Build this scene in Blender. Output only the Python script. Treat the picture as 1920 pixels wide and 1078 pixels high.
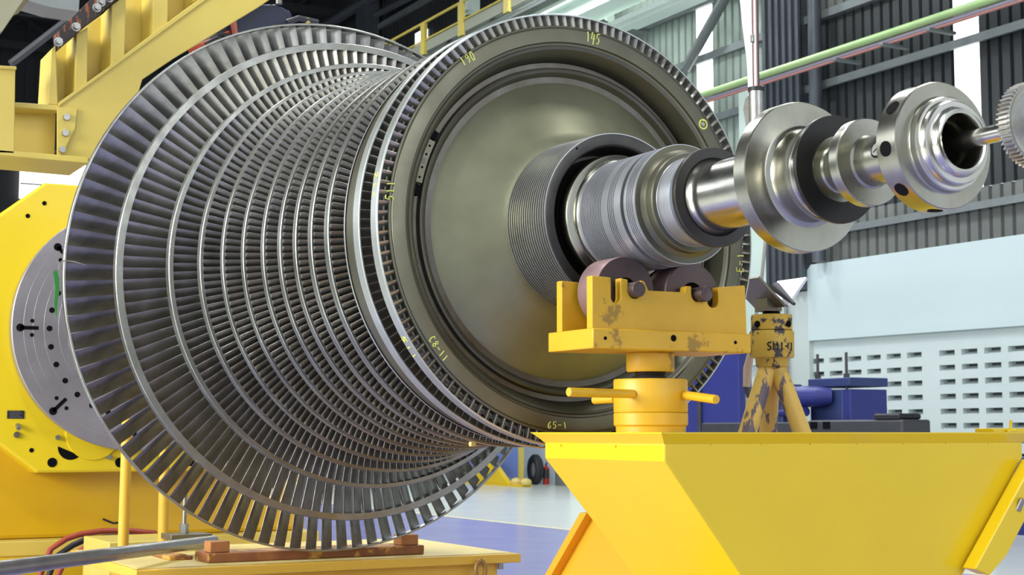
import bpy, math, random
from mathutils import Vector, Matrix
random.seed(7)
PI = math.pi
for o in list(bpy.data.objects): bpy.data.objects.remove(o)
SC = bpy.context.scene; COL = SC.collection
# World axes: +X runs along the rotor shaft towards the viewer, +Y to the far side wall, Z up. Units are metres.
# ---------------- camera
cam_d = bpy.data.cameras.new('camera'); cam = bpy.data.objects.new('camera', cam_d); COL.objects.link(cam)
cam.location = (4.6229, -2.8952, 1.45)
F = Vector((-0.87786, 0.47892, 0)) * math.cos(math.radians(5.4517)) + Vector((0, 0, 1)) * math.sin(math.radians(5.4517))
cam.rotation_euler = F.to_track_quat('-Z', 'Y').to_euler()
cam_d.sensor_width = 36.0; cam_d.lens = 36.0 * 2850.0 / 1920.0; cam_d.clip_end = 300
cam_d.dof.use_dof = True; cam_d.dof.focus_distance = 6.2; cam_d.dof.aperture_fstop = 9.0
SC.camera = cam
# ---------------- world, lamps, exposure
w = bpy.data.worlds.new('world'); SC.world = w; w.use_nodes = True
w.node_tree.nodes['Background'].inputs[0].default_value = (0.82, 0.9, 1.0, 1)
w.node_tree.nodes['Background'].inputs[1].default_value = 1.0
SC.view_settings.view_transform = 'Standard'; SC.view_settings.look = 'None'
SC.view_settings.exposure = 0.0; SC.view_settings.gamma = 1.0
def area(name, loc, target, sx, sy, power, col=(1, 1, 1)):
    l = bpy.data.lights.new(name, 'AREA'); l.shape = 'RECTANGLE'; l.size = sx; l.size_y = sy; l.energy = power; l.color = col
    o = bpy.data.objects.new(name, l); COL.objects.link(o); o.location = loc
    o.rotation_euler = (Vector(target) - Vector(loc)).to_track_quat('-Z', 'Y').to_euler(); return o
area('side_key_light', (-1.0, -13.0, 4.5), (0, 0, 1.8), 7, 4.5, 2350, (1.0, 0.97, 0.9))  # added key lamp for the unseen light from the near side
area('camera_side_fill', (13.0, 1.5, 5.5), (0, 0, 1.5), 7, 5, 380, (0.95, 0.97, 1.0))  # fill lamp added behind the camera for edge highlights
for i, (lx, ly) in enumerate([(2, -4), (-6, -4), (2, 6), (-6, 6), (-16, 2), (-16, 10), (-26, 8), (-26, 15), (-38, 10)]):
    area('high_bay_lamp', (lx, ly, 15.5), (lx, ly, 0), 1.6, 1.6, 620 if lx > -10 else 1000, (0.93, 0.97, 1.0))
# ---------------- mesh helpers
class MB:
    def __init__(s): s.v = []; s.f = []
    def add(s, V, Fc):
        b = len(s.v); s.v += [tuple(p) for p in V]; s.f += [tuple(b + i for i in f) for f in Fc]; return s
    def box(s, x0, x1, y0, y1, z0, z1):
        V = [(x, y, z) for x in (x0, x1) for y in (y0, y1) for z in (z0, z1)]
        return s.add(V, [(0, 1, 3, 2), (4, 6, 7, 5), (0, 4, 5, 1), (2, 3, 7, 6), (0, 2, 6, 4), (1, 5, 7, 3)])
    def hexa(s, a, b):   # bottom quad a and top quad b
        return s.add(list(a) + list(b), [(3, 2, 1, 0), (4, 5, 6, 7), (0, 1, 5, 4), (1, 2, 6, 5), (2, 3, 7, 6), (3, 0, 4, 7)])
    def prism(s, pts, axis, a, b):   # polygon pts in the plane across axis, extruded from a to b
        def mk(p, t): return (t, p[0], p[1]) if axis == 'x' else (p[0], t, p[1]) if axis == 'y' else (p[0], p[1], t)
        n = len(pts); V = [mk(p, a) for p in pts] + [mk(p, b) for p in pts]
        return s.add(V, [tuple(range(n))[::-1], tuple(range(n, 2 * n))] + [(i, (i + 1) % n, n + (i + 1) % n, n + i) for i in range(n)])
    def tube(s, pts, r, n=12, cap=True):
        pts = [Vector(p) for p in pts]; rs = r if isinstance(r, (list, tuple)) else [r] * len(pts)
        V = []; Fc = []; up = None
        for i, p in enumerate(pts):
            d = (pts[min(i + 1, len(pts) - 1)] - pts[max(i - 1, 0)]).normalized()
            if up is None: up = Vector((0, 0, 1)) if abs(d.z) < .9 else Vector((1, 0, 0))
            u = up - d * up.dot(d); u.normalize(); up = u; v = d.cross(u)
            V += [p + (u * math.cos(2 * PI * k / n) + v * math.sin(2 * PI * k / n)) * rs[i] for k in range(n)]
        for i in range(len(pts) - 1):
            for k in range(n):
                a = i * n + k; b = i * n + (k + 1) % n; Fc.append((a, b, b + n, a + n))
        if cap: Fc += [tuple(range(n))[::-1], tuple(range((len(pts) - 1) * n, len(pts) * n))]
        return s.add(V, Fc)
    def lathe(s, prof, axis='x', c=(0, 0), n=96, closed=False, cap=False, a0=0, a1=2 * PI):
        full = abs(a1 - a0 - 2 * PI) < 1e-6; m = n if full else n + 1; V = []; Fc = []
        for t, R in prof:
            for k in range(m):
                a = a0 + (a1 - a0) * k / n; p, q = R * math.sin(a), R * math.cos(a)
                V.append((t, c[0] + p, c[1] + q) if axis == 'x' else (c[0] + p, c[1] + q, t))
        N = len(prof)
        for i in range(N if closed else N - 1):
            j = (i + 1) % N
            for k in range(n):
                k2 = (k + 1) % m; q = (i * m + k, i * m + k2, j * m + k2, j * m + k)
                Fc.append(q if axis == 'x' else q[::-1])
        if cap: Fc += [tuple(range(m)), tuple(range((N - 1) * m, N * m))[::-1]]
        if not full and closed: Fc += [tuple(i * m for i in range(N)), tuple(i * m + m - 1 for i in range(N))[::-1]]
        return s.add(V, Fc)
    def build(s, name, mt, parent=None, smooth=True, bevel=0, angle=32, seg=2):
        me = bpy.data.meshes.new(name); me.from_pydata([tuple(v) for v in s.v], [], s.f); me.validate(); me.update()
        if smooth:
            for p in me.polygons: p.use_smooth = True
            me.set_sharp_from_angle(angle=math.radians(angle))
        me.materials.append(mt); o = bpy.data.objects.new(name, me); COL.objects.link(o)
        if parent: o.parent = parent
        if bevel:
            b = o.modifiers.new('bevel', 'BEVEL'); b.width = bevel; b.segments = seg; b.limit_method = 'ANGLE'; b.angle_limit = math.radians(40)
            b.harden_normals = False
        return o
def tag(o, label=None, cat=None, group=None, kind=None):
    if label: o['label'] = label
    if cat: o['category'] = cat
    if group: o['group'] = group
    if kind: o['kind'] = kind
    return o
def thing(name, label, cat, loc=(0, 0, 0), group=None):
    o = bpy.data.objects.new(name, None); COL.objects.link(o); o.location = loc; o.empty_display_size = .1
    return tag(o, label, cat, group)
class at:   # build parts in world coordinates under an Empty that stands elsewhere
    def __init__(s, root): s.r = root
    def __call__(s, o):
        o.parent = s.r; o.matrix_parent_inverse = Matrix.Translation(-s.r.location); return o
# ---------------- materials
def mat(name, col, rough=.5, metal=0., col2=None, scale=6., mix=.5, bump=0., bscale=40., wear=None, wamt=.6, wscale=9., coat=0., aniso=0., rvar=0., stretch=None, emit=None, es=1.):
    m = bpy.data.materials.new(name); m.use_nodes = True; nt = m.node_tree; N = nt.nodes; L = nt.links; b = N['Principled BSDF']
    b.inputs['Roughness'].default_value = rough; b.inputs['Metallic'].default_value = metal
    b.inputs['Coat Weight'].default_value = coat; b.inputs['Coat Roughness'].default_value = .08
    b.inputs['Anisotropic'].default_value = aniso
    if aniso:
        tg = N.new('ShaderNodeTangent'); tg.direction_type = 'RADIAL'; tg.axis = 'X'; L.new(tg.outputs[0], b.inputs['Tangent'])
    tc = N.new('ShaderNodeTexCoord'); src = tc.outputs['Object']
    if stretch:
        mp = N.new('ShaderNodeMapping'); mp.inputs['Scale'].default_value = stretch; L.new(src, mp.inputs[0]); src = mp.outputs[0]
    def noise(sc, det=5, ro=.6):
        n = N.new('ShaderNodeTexNoise'); n.inputs['Scale'].default_value = sc; n.inputs['Detail'].default_value = det
        n.inputs['Roughness'].default_value = ro; L.new(src, n.inputs['Vector']); return n.outputs['Fac']
    def ramp(f, p0, p1, c0, c1):
        r = N.new('ShaderNodeValToRGB'); r.color_ramp.elements[0].position = p0; r.color_ramp.elements[1].position = p1
        r.color_ramp.elements[0].color = c0; r.color_ramp.elements[1].color = c1; L.new(f, r.inputs[0]); return r.outputs[0]
    c4 = (*col, 1); b.inputs['Base Color'].default_value = c4; out = None
    if col2: out = ramp(noise(scale), .5 - .3 * mix, .5 + .3 * mix, c4, (*col2, 1))
    if wear:
        mx = N.new('ShaderNodeMix'); mx.data_type = 'RGBA'; f = ramp(noise(wscale, 8, .68), wamt, wamt + .03, (0, 0, 0, 1), (1, 1, 1, 1))
        L.new(f, mx.inputs[0]); mx.inputs[6].default_value = c4
        if out: L.new(out, mx.inputs[6])
        mx.inputs[7].default_value = (*wear, 1); out = mx.outputs[2]
    if out: L.new(out, b.inputs['Base Color'])
    if rvar:
        mr = N.new('ShaderNodeMapRange'); L.new(noise(scale * 1.7), mr.inputs[0]); mr.inputs[1].default_value = .3; mr.inputs[2].default_value = .7
        mr.inputs[3].default_value = max(.03, rough - rvar); mr.inputs[4].default_value = rough + rvar; L.new(mr.outputs[0], b.inputs['Roughness'])
    if bump:
        bp = N.new('ShaderNodeBump'); bp.inputs['Strength'].default_value = bump; bp.inputs['Distance'].default_value = .01
        L.new(noise(bscale), bp.inputs['Height']); L.new(bp.outputs[0], b.inputs['Normal'])
    if emit:
        b.inputs['Emission Color'].default_value = (*emit, 1); b.inputs['Emission Strength'].default_value = es
    return m
M = {}
M['blade'] = mat('blade_steel', (.40, .40, .39), .34, .9, (.22, .215, .195), 9, .8, rvar=.06)
M['blade2'] = mat('inner_blade_steel', (.50, .50, .47), .38, .85, (.34, .32, .27), 11, .8, rvar=.08)
M['shroud'] = mat('shroud_steel', (.33, .34, .32), .34, .85, (.22, .215, .18), 7, .9, .05, 60, wear=(.17, .11, .06), wamt=.66, wscale=3, rvar=.08)
M['shroud_light'] = mat('bright_shroud_steel', (.50, .53, .53), .38, .75, (.38, .40, .35), 9, .9, .05, 60)
M['drum'] = mat('rotor_drum_steel', (.16, .155, .14), .42, .85, (.10, .085, .06), 8, .9, .08, 40)
M['disc'] = mat('olive_oiled_disc_steel', (.30, .30, .19), .42, .75, (.19, .185, .11), 3.2, 1., wear=(.36, .37, .31), wamt=.62, wscale=1.6, rvar=.06)
M['rim'] = mat('disc_rim_steel', (.165, .16, .115), .38, .8, (.115, .108, .075), 4, .9, rvar=.06)
M['seal'] = mat('seal_fin_steel', (.56, .57, .58), .32, .9, (.42, .42, .41), 7, .8)
M['groove_shade'] = mat('groove_shade_steel', (.03, .03, .03), .5, .6)  # near-black cores carry the shade of the groove depths
M['dark_steel'] = mat('blackened_steel', (.055, .052, .052), .38, .75, (.085, .08, .07), 12, .9, .06, 60)
M['groove'] = mat('machined_band_steel', (.66, .69, .76), .36, .85, (.40, .41, .42), 5, .8)
M['polish'] = mat('polished_shaft_steel', (.70, .69, .65), .20, 1., (.52, .50, .41), 5, .9, aniso=.55, rvar=.06)
M['brushed'] = mat('turned_collar_steel', (.47, .46, .40), .25, 1., (.31, .30, .22), 5, .9, aniso=.5, rvar=.05)
M['hole'] = mat('hole_shade', (.006, .006, .007), .8); M['hole'].node_tree.nodes['Principled BSDF'].inputs['Specular IOR Level'].default_value = .05  # black discs and strips carry the shade inside holes and slots
M['blackd'] = mat('black_oxide_steel', (.018, .017, .015), .36, .4, (.03, .028, .024), 10, .9)
M['chalk'] = mat('yellow_chalk', (.70, .74, .16), .9)
M['ytrestle'] = mat('gloss_yellow_paint', (.82, .58, .008), .30, 0, (.76, .52, .008), 1.6, .9, coat=.2)
M['yfoot'] = mat('amber_yellow_paint', (.74, .36, .012), .42, 0, (.66, .32, .01), 3, .9, wear=(.10, .06, .02), wamt=.76, wscale=22)
M['ycradle'] = mat('worn_orange_yellow_paint', (.72, .43, .02), .42, 0, (.60, .34, .015), 5, .9, .1, 30, wear=(.33, .19, .02), wamt=.60, wscale=5)
M['ystand'] = mat('chipped_yellow_paint', (.58, .38, .045), .5, 0, (.50, .31, .03), 7, .9, .15, 30, wear=(.045, .035, .035), wamt=.545, wscale=11)
M['ystandleg'] = mat('scraped_yellow_paint', (.70, .47, .11), .5, 0, (.62, .38, .05), 9, .9, .15, 30, wear=(.13, .10, .11), wamt=.545, wscale=9, stretch=(1.4, 1.4, .35))
M['ygantry'] = mat('pale_yellow_paint', (.66, .52, .11), .45, 0, (.58, .44, .085), 2.5, .9, .05, 30, wear=(.42, .28, .05), wamt=.75, wscale=12)
M['yhead'] = mat('lemon_yellow_paint', (.80, .60, .012), .35, 0, (.76, .55, .01), 2, .9, .03, 10, coat=.15)
M['ybody'] = mat('amber_body_paint', (.66, .40, .008), .3, 0, (.58, .34, .007), 1.5, .9, .03, 10, coat=.2)
M['ycart'] = mat('cart_yellow_paint', (.80, .50, .05), .5, 0, (.70, .42, .04), 4, .9, .1, 30, wear=(.20, .10, .03), wamt=.71, wscale=12)
M['ycartlight'] = mat('faded_cart_deck_paint', (.74, .60, .22), .55, 0, (.68, .52, .14), 3, .9)
M['yrail'] = mat('railing_yellow_paint', (.62, .50, .10), .5)
M['rust'] = mat('rust_streaked_black_plate', (.035, .03, .03), .6, .2, wear=(.30, .08, .025), wamt=.53, wscale=9, stretch=(1, 3.4, .6))
M['rustbeam'] = mat('rusty_ochre_channel_paint', (.44, .17, .05), .65, 0, (.16, .055, .035), 6, 1., .2, 40, wear=(.62, .33, .06), wamt=.52, wscale=5)
M['block'] = mat('ochre_block', (.50, .22, .07), .7, 0, (.34, .13, .05), 9, .9, .1, 40)
M['zinc'] = mat('zinc_plated_steel', (.42, .42, .40), .35, .9, (.30, .29, .26), 14, .9)
M['pipe'] = mat('galvanised_pipe', (.43, .43, .45), .36, .8, (.30, .29, .29), 7, .9, .05, 40)
M['plate'] = mat('grey_steel_faceplate', (.40, .38, .40), .4, .6, (.27, .25, .26), 3, 1., .03, 20, wear=(.13, .11, .10), wamt=.70, wscale=3)
M['roller'] = mat('brown_roller_steel', (.12, .085, .08), .45, .6, (.085, .06, .055), 9, .9)
M['rollerrim'] = mat('roller_tread_pink_primer', (.38, .25, .25), .42, .55, (.30, .20, .21), 8, .8, wear=(.46, .10, .07), wamt=.60, wscale=7)
M['vhead'] = mat('v_head_scuffed_steel', (.17, .16, .135), .42, .7, (.24, .20, .10), 9, .9, .1, 40)
M['vbright'] = mat('bright_v_face', (.70, .70, .76), .38, .5)  # brighter tone for one of the two V plates
M['black'] = mat('black_iron', (.025, .025, .028), .5, .3)
M['green'] = mat('green_tape', (.015, .20, .02), .5)
M['floor'] = mat('pale_floor_paint', (.64, .67, .63), .22, 0, (.57, .60, .57), .8, .9, .03, 3)
M['lilac'] = mat('lilac_blue_floor_paint', (.24, .24, .50), .2, 0, (.30, .30, .56), 1.2, .9, .03, 3)
M['line'] = mat('worn_yellow_floor_line', (.72, .66, .36), .45)
M['blockwall'] = mat('white_painted_blocks', (.62, .69, .69), .7, 0, (.57, .65, .65), 1.5, .9, .1, 20)
M['vent'] = mat('vent_recess_shade', (.10, .12, .12), .8)
M['panelw'] = mat('pale_blue_board', (.56, .67, .68), .55, 0, (.54, .65, .66), .8, .8)
M['siding'] = mat('shaded_grey_siding', (.050, .056, .057), .5, .2, (.026, .030, .032), .45, .9)
M['siding_lit'] = mat('lit_pale_green_siding', (.40, .48, .41), .5, .1, (.28, .34, .30), .5, .9)  # lit stretch of the siding, brightness put into the colour
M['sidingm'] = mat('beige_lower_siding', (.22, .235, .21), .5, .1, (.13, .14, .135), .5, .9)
M['purlin'] = mat('grey_purlin_steel', (.26, .29, .29), .45, .3, (.18, .20, .20), 2, .9)
M['column'] = mat('blue_grey_column', (.10, .115, .13), .45, .3, (.075, .085, .10), 1, .8)
M['palecol'] = mat('pale_column_paint', (.55, .66, .60), .5)
M['girder'] = mat('pale_green_girder_paint', (.74, .86, .76), .45, 0, (.62, .74, .65), .7, .8)
M['girderdark'] = mat('grey_girder_paint', (.17, .19, .18), .45, .2, (.12, .135, .13), .8, .9)
M['greenpipe'] = mat('green_service_pipe', (.34, .50, .20), .4, .1, (.28, .42, .18), 3, .8)
M['greypipe'] = mat('grey_violet_pipe', (.28, .26, .32), .4, .2)
M['redpipe'] = mat('dull_red_pipe', (.30, .12, .10), .5)
M['roof'] = mat('dark_roof_sheet', (.035, .038, .042), .6, .2, (.025, .027, .03), .6, .9)
M['navy'] = mat('navy_blue_paint', (.012, .02, .07), .35, 0, (.02, .03, .05), 6, .9)
M['blue'] = mat('royal_blue_paint', (.030, .038, .22), .45, 0, (.026, .032, .19), 2, .9)
M['bluem'] = mat('machine_blue_paint', (.025, .042, .14), .45, 0, (.035, .055, .18), 3, .9)
M['dgrey'] = mat('dark_grey_machine_paint', (.055, .055, .065), .5, 0, (.035, .035, .04), 4, .9)
M['orange'] = mat('orange_hook_paint', (.65, .10, .03), .45)
M['salmon'] = mat('faded_red_paint', (.55, .16, .11), .5)
M['hose'] = mat('red_hose_rubber', (.32, .05, .02), .45); M['hosek'] = mat('black_hose_rubber', (.012, .012, .014), .4)
M['rubber'] = mat('tyre_rubber', (.03, .03, .032), .7); M['red'] = mat('extinguisher_red', (.5, .03, .015), .4)
M['white'] = mat('white_duct_plastic', (.80, .84, .88), .4)
M['rodred'] = mat('brown_piston_rod', (.20, .12, .11), .2, .7)
M['window'] = mat('daylit_translucent_sheet', (.9, .9, .9), .5, emit=(1, .98, .97), es=2.6)
M['doorglow'] = mat('daylit_door_opening', (.9, .9, .9), .5, emit=(1, .97, .92), es=5.)
# ---------------- setting
AZ = 2.2044      # height of the rotor axis
def struct(name, mb, m, **k): return tag(mb.build(name, m, **k), kind='structure')
struct('floor', MB().box(-70, 16, -16, 19.4, -.2, 0), M['floor'], smooth=False)
fl = [(-18.8996, 8.6983), (-14.9242, 8.8869)]
sl = (fl[1][1] - fl[0][1]) / (fl[1][0] - fl[0][0])
yb = fl[0][1]
b = MB(); b.prism([(-48, 8.8), (7, 8.8), (7, 3.95), (-48, 3.95)], 'z', .002, .006); struct('trim_1', b, M['lilac'], smooth=False)
b = MB(); b.box(-48, 7, 8.8, 8.92, .002, .007); b.box(-48, 7, 3.83, 3.95, .002, .007); struct('trim_2', b, M['line'], smooth=False)
b = MB(); b.box(-48, 7, -3.4, 3.3, .002, .006); struct('trim_3', b, M['lilac'], smooth=False)
# right side wall: block wall below, siding above
WY = 19.0
wx0, wx1 = -60.0, 6.0
vents = []
for k in range(28):
    xL = -20.5 + .597 * k + (.31 if k > 3 else 0)
    if k > 8: xL += .3
    vents.append(xL)
vents += [-21.1, -21.7]
vents.sort()
vents = [v for v in vents if v < wx1 - 1]
b = MB(); rows = [3.07 - .2865 * i for i in range(9)]; d = .17
b.box(wx0, -23.25, WY, WY + .25, 0, 4.6)
b.box(-23.25, -22.2, WY, WY + .25, 0, 4.6)
xs = [-22.2] + [x for v in vents for x in (v, v + .42)] + [wx1]
for i in range(0, len(xs), 2): b.box(xs[i], xs[i + 1], WY, WY + .25, 0, 4.6)          # solid piers
for v in vents:
    b.box(v, v + .42, WY, WY + .25, rows[0], 4.6); b.box(v, v + .42, WY, WY + .25, 0, rows[-1] - .13)
    for i in range(len(rows) - 1):
        z0, z1 = rows[i + 1], rows[i] - .115
        b.add([(v, WY, z0), (v + .42, WY, z0), (v + .42, WY, z1 - .0), (v, WY, z1), (v, WY + .2, z0), (v + .42, WY + .2, z0), (v + .42, WY + .2, z0 + .0), (v, WY + .2, z0 + .0)],
              [(0, 1, 2, 3), (3, 2, 5, 4)])
        b.add([(v, WY + .03, z1 - .005), (v + .42, WY + .03, z1 - .005), (v + .42, WY + .19, z1 + .065), (v, WY + .19, z1 + .065)], [(0, 1, 2, 3)])
struct('wall_right', b, M['blockwall'], smooth=False)
b = MB(); b.box(-22.2, wx1, WY + .205, WY + .25, 0, 3.3); struct('trim_4', b, M['vent'], smooth=False)  # dark backing sheet carries the shade inside the vent openings
b = MB()
for i in range(10): b.box(wx0, wx1, WY - .0015, WY, .2 + .2865 * 1.5 * i, .206 + .2865 * 1.5 * i)
struct('trim_5', b, mat('mortar_joint', (.55, .64, .63), .8), smooth=False)
# corrugated siding between window strips; sheet tones carry its lit and shaded stretches
def siding(name, x0, x1, z0, z1, m, pitch=.29, dep=.07, y=WY + .1):
    pts = []; x = x0
    while x < x1 - 1e-3:
        e = min(pitch, x1 - x)
        pts += [(x, y), (x + e * .66, y), (x + e * .72, y + dep), (x + e * .94, y + dep)]
        x += e
    pts.append((x1, y)); n = len(pts)
    b = MB(); V = [(p[0], p[1], z0) for p in pts] + [(p[0], p[1], z1) for p in pts]
    b.add(V, [(i, i + 1, n + i + 1, n + i) for i in range(n - 1)])
    return struct(name, b, m, smooth=False)
ZT = 19.0
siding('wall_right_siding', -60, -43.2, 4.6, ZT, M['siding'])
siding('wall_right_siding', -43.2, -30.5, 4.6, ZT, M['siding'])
siding('wall_right_siding', -30.5, -26.02, 4.6, ZT, M['siding_lit'])
siding('wall_right_siding', -25.34, -22.9, 4.6, ZT, M['siding_lit'])
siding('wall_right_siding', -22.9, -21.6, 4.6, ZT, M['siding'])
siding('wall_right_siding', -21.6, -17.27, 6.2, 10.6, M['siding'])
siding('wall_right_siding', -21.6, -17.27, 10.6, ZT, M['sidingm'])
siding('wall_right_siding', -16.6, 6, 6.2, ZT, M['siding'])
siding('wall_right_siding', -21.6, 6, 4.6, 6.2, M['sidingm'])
for i, (x0, x1, z0, z1) in enumerate([(-26.02, -25.34, 6.3, ZT), (-17.27, -16.6, 6.2, ZT), (-42.6, -41.83, 14.55, 15.3)]):
    b = MB().box(x0, x1, WY + .02 if i == 2 else WY + .1, WY + .14, z0, z1); struct('window_%d' % (i + 1), b, M['window'], smooth=False)
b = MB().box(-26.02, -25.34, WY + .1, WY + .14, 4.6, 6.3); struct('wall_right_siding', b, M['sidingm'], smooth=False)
# purlins
k = 6
for z, hgt, dd in [(5.78, .11, .12), (9.05, .13, .14), (10.62, .14, .14), (12.02, .15, .16), (13.9, .15, .16), (16.2, .15, .16)]:
    b = MB(); x0 = -21.6 if z in (5.78,) else -60
    b.box(x0, 6, WY - .08, WY + .1, z, z + hgt); b.box(x0, 6, WY - .1, WY - .07, z - .04, z + hgt)
    struct('trim_%d' % k, b, M['purlin'], smooth=False); k += 1
# columns on the side wall
b = MB(); b.box(-22.86, -21.62, WY - .25, WY + .1, 4.6, ZT)
for i in range(6): b.box(-22.84 + .235 * i, -22.74 + .235 * i, WY - .32, WY - .25, 4.6, ZT)
struct('trim_12', b, M['column'], smooth=False)
b = MB(); b.tube([(-21.02, WY - .3, 5.15), (-21.02, WY - .3, ZT)], .15, 20); struct('trim_13', b, M['column'])
b = MB(); b.box(-23.9, -22.95, WY - .22, WY, 3.0, 9.6); struct('trim_14', b, M['palecol'], smooth=False)
b = MB(); b.box(-22.6, -21.62, WY - .12, WY, 0, 4.56); struct('trim_15', b, mat('grey_pier_paint', (.52, .58, .56), .6), smooth=False)
b = MB(); b.tube([(-22.3, WY - .2, 0), (-22.3, WY - .2, 4.6)], .04, 10); struct('trim_16', b, M['purlin'])
b = MB()
a0 = [-25.804, 18.6, 10.415]; a1 = [-24.189, 18.6, 11.763]
a2 = [a0[i] + (a1[i] - a0[i]) * 2.4 for i in range(3)]; a2[1] = a0[1]
b.tube([a0, a2], .13, 10); struct('trim_17', b, M['girderdark'])
# crane runway: girders, walkway, posts along the side wall
b = MB(); b.tube([(-60, 17.5, 13.40), (4, 17.5, 13.40)], .23, 24); struct('trim_18', b, mat('smooth_grey_duct', (.26, .29, .27), .35, .4))
b = MB(); b.box(-38.5, 4, 16.9, 17.2, 12.55, 13.0); b.box(-38.5, 4, 16.8, 17.3, 12.97, 13.05); struct('trim_28', b, M['girder'], smooth=False)
g = [(-29.5309, 11.8103), (-24.694, 11.4611), (-23.5631, 11.1734), (-28.3892, 11.4873)]
b = MB(); zt = (g[0][1] + g[1][1]) / 2; b.box(-42, -15.3, 15.3, 15.6, zt - .42, zt); b.box(-42, -15.3, 15.1, 15.8, zt - .06, zt); b.box(-42, -15.3, 15.1, 15.8, zt - .48, zt - .42)
struct('trim_19', b, M['girder'], smooth=False)
g = [(-25.0271, 10.844), (-21.7961, 10.7933), (-24.7924, 11.0185), (-22.2965, 10.9206)]
b = MB(); zt = (g[2][1] + g[3][1]) / 2; zb = (g[0][1] + g[1][1]) / 2
b.box(-40, 4, 15.9, 16.2, zb, zt - .1); b.box(-40, 4, 15.7, 16.4, zt - .12, zt)
struct('trim_20', b, M['girder'], smooth=False)
b = MB(); b.box(-40, -24.6, 16.2, 16.75, zb + .02, zb + .10)
for i in range(9): b.box(-38 + i * 1.5, -37.85 + i * 1.5, 16.2, 16.75, zb - .1, zb + .02)
struct('trim_21', b, M['girderdark'], smooth=False)
for i, px in enumerate([-34.65, -28.33]):
    b = MB(); b.box(px - .28, px + .28, 16.9, 17.3, 0 if i else 13.7, ZT); struct('trim_%d' % (22 + i), b, M['palecol'] if i == 0 else M['girder'], smooth=False)
b = MB(); p = [[-28.18, 17.2, 12.584], [-27.03, 17.2, 11.825], [-26.531, 17.2, 12.164]]
b.tube([p[0], p[1]], .12, 8); struct('trim_24', b, M['girder'])
for i, px in enumerate([-46.03]):
    b = MB(); b.box(px - .45, px + .45, 18.4, 18.95, 0, ZT); struct('trim_25', b, M['column'], smooth=False)
b = MB(); b.tube([(-44.8426, 18.5, 16.4519), (-41.8672, 18.5, 16.3588)], .12, 8); b.tube([(-55.2265, 18.5, 17.2326), (-44.8585, 18.5, 17.2045)], .2, 8); struct('trim_26', b, M['column'])
# roof, far wall, left wall
b = MB(); b.box(-62, 16, -16, 19.4, ZT, ZT + .2)
for i in range(14):
    x = -60 + i * 5.4; b.box(x, x + .25, -16, 19, ZT - 1.6, ZT - 1.3); b.box(x, x + .25, -16, 19, ZT - .3, ZT)
    for j in range(11): b.tube([(x + .12, -15 + j * 3.2, ZT - 1.4), (x + .12, -13.4 + j * 3.2, ZT - .2), (x + .12, -11.8 + j * 3.2, ZT - 1.4)], .07, 6)
struct('ceiling', b, M['roof'], smooth=False)
b = MB(); b.box(-62.3, -62, -16, 19.4, 0, ZT)
for i in range(24): b.box(-62, -61.9, -16 + i * 1.5, -15.6 + i * 1.5, 0, ZT)
struct('wall_far', b, M['roof'], smooth=False)
g = [(9.3901, 12.9372), (12.134, 13.1723), (12.1754, 11.6003), (9.4359, 11.3971)]
b = MB().prism([(g[0][0], g[3][1]), (g[1][0], g[3][1]), (g[1][0], g[1][1] + .1), (g[0][0], g[0][1] + .1)], 'x', -61.85, -61.7); struct('window_4', b, M['window'], smooth=False)
b = MB()
for zz in (.0, 1.5): b.box(-61.7, -61.62, g[0][0], g[1][0], g[3][1] + .6 + zz, g[3][1] + .66 + zz)
struct('trim_27', b, M['purlin'], smooth=False)
b = MB(); b.box(-62, 14, -16.3, -16, 0, ZT); struct('wall_left', b, mat('grey_side_wall', (.30, .32, .32), .6), smooth=False)
b = MB()
for i in range(9): b.box(-40 + i * 6, -37.2 + i * 6, -15.98, -15.9, 6, 12)
struct('window_5', b, mat('side_glow_panes', (.9, .9, .9), .5, emit=(.9, .95, 1), es=5.), smooth=False)  # glowing panes added out of view to light the near side
# ---------------- the rotor
rotor = thing('turbine_rotor', 'huge steel bladed turbine rotor lying on rollers in the middle of the hall', 'turbine rotor', (0, 0, 0))
RC = (0, AZ)
# stages: axial position of the near edge of the shroud ring, its outer radius, ring width, ring thickness, blades, hub radius
ST = [(-2.600, 1.350, .034, .010, 100, .80), (-2.300, 1.180, .048, .034, 132, .76), (-2.012, 1.016, .050, .021, 158, .72),
      (-1.808, .936, .045, .015, 176, .70), (-1.630, .892, .034, .012, 184, .69), (-1.453, .860, .034, .012, 184, .68),
      (-1.262, .840, .034, .012, 184, .67), (-1.113, .822, .034, .012, 184, .67), (-.970, .810, .036, .012, 184, .67),
      (-.800, .810, .040, .010, 184, .68), (-.625, .812, .042, .010, 184, .69), (-.325, .816, .052, .007, 150, .70),
      (-.180, .811, .050, .007, 138, .775)]
def section(chord, stag, thick, camber, x0, r, phi0):   # one airfoil section as points on radius r
    n = 7; up = []; lo = []
    for i in range(n):
        u = i / (n - 1); t = thick * math.sqrt(max(u, .0)) * (1 - u) * 2.0 * (.9 if i else 1) + thick * .06
        y = camber * 4 * u * (1 - u); up.append(((u - .5) * chord, y + t / 2)); lo.append(((u - .5) * chord, y - t / 2))
    pts = [(-a, b_) for a, b_ in up] + [(-a, b_) for a, b_ in lo[::-1]]; c, s_ = math.cos(stag), math.sin(stag); out = []
    for a, b_ in pts:
        xx = a * c - b_ * s_; tt = a * s_ + b_ * c
        ph = phi0 + tt / r; out.append((x0 + xx, r * math.sin(ph), r * math.cos(ph)))
    return out
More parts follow.
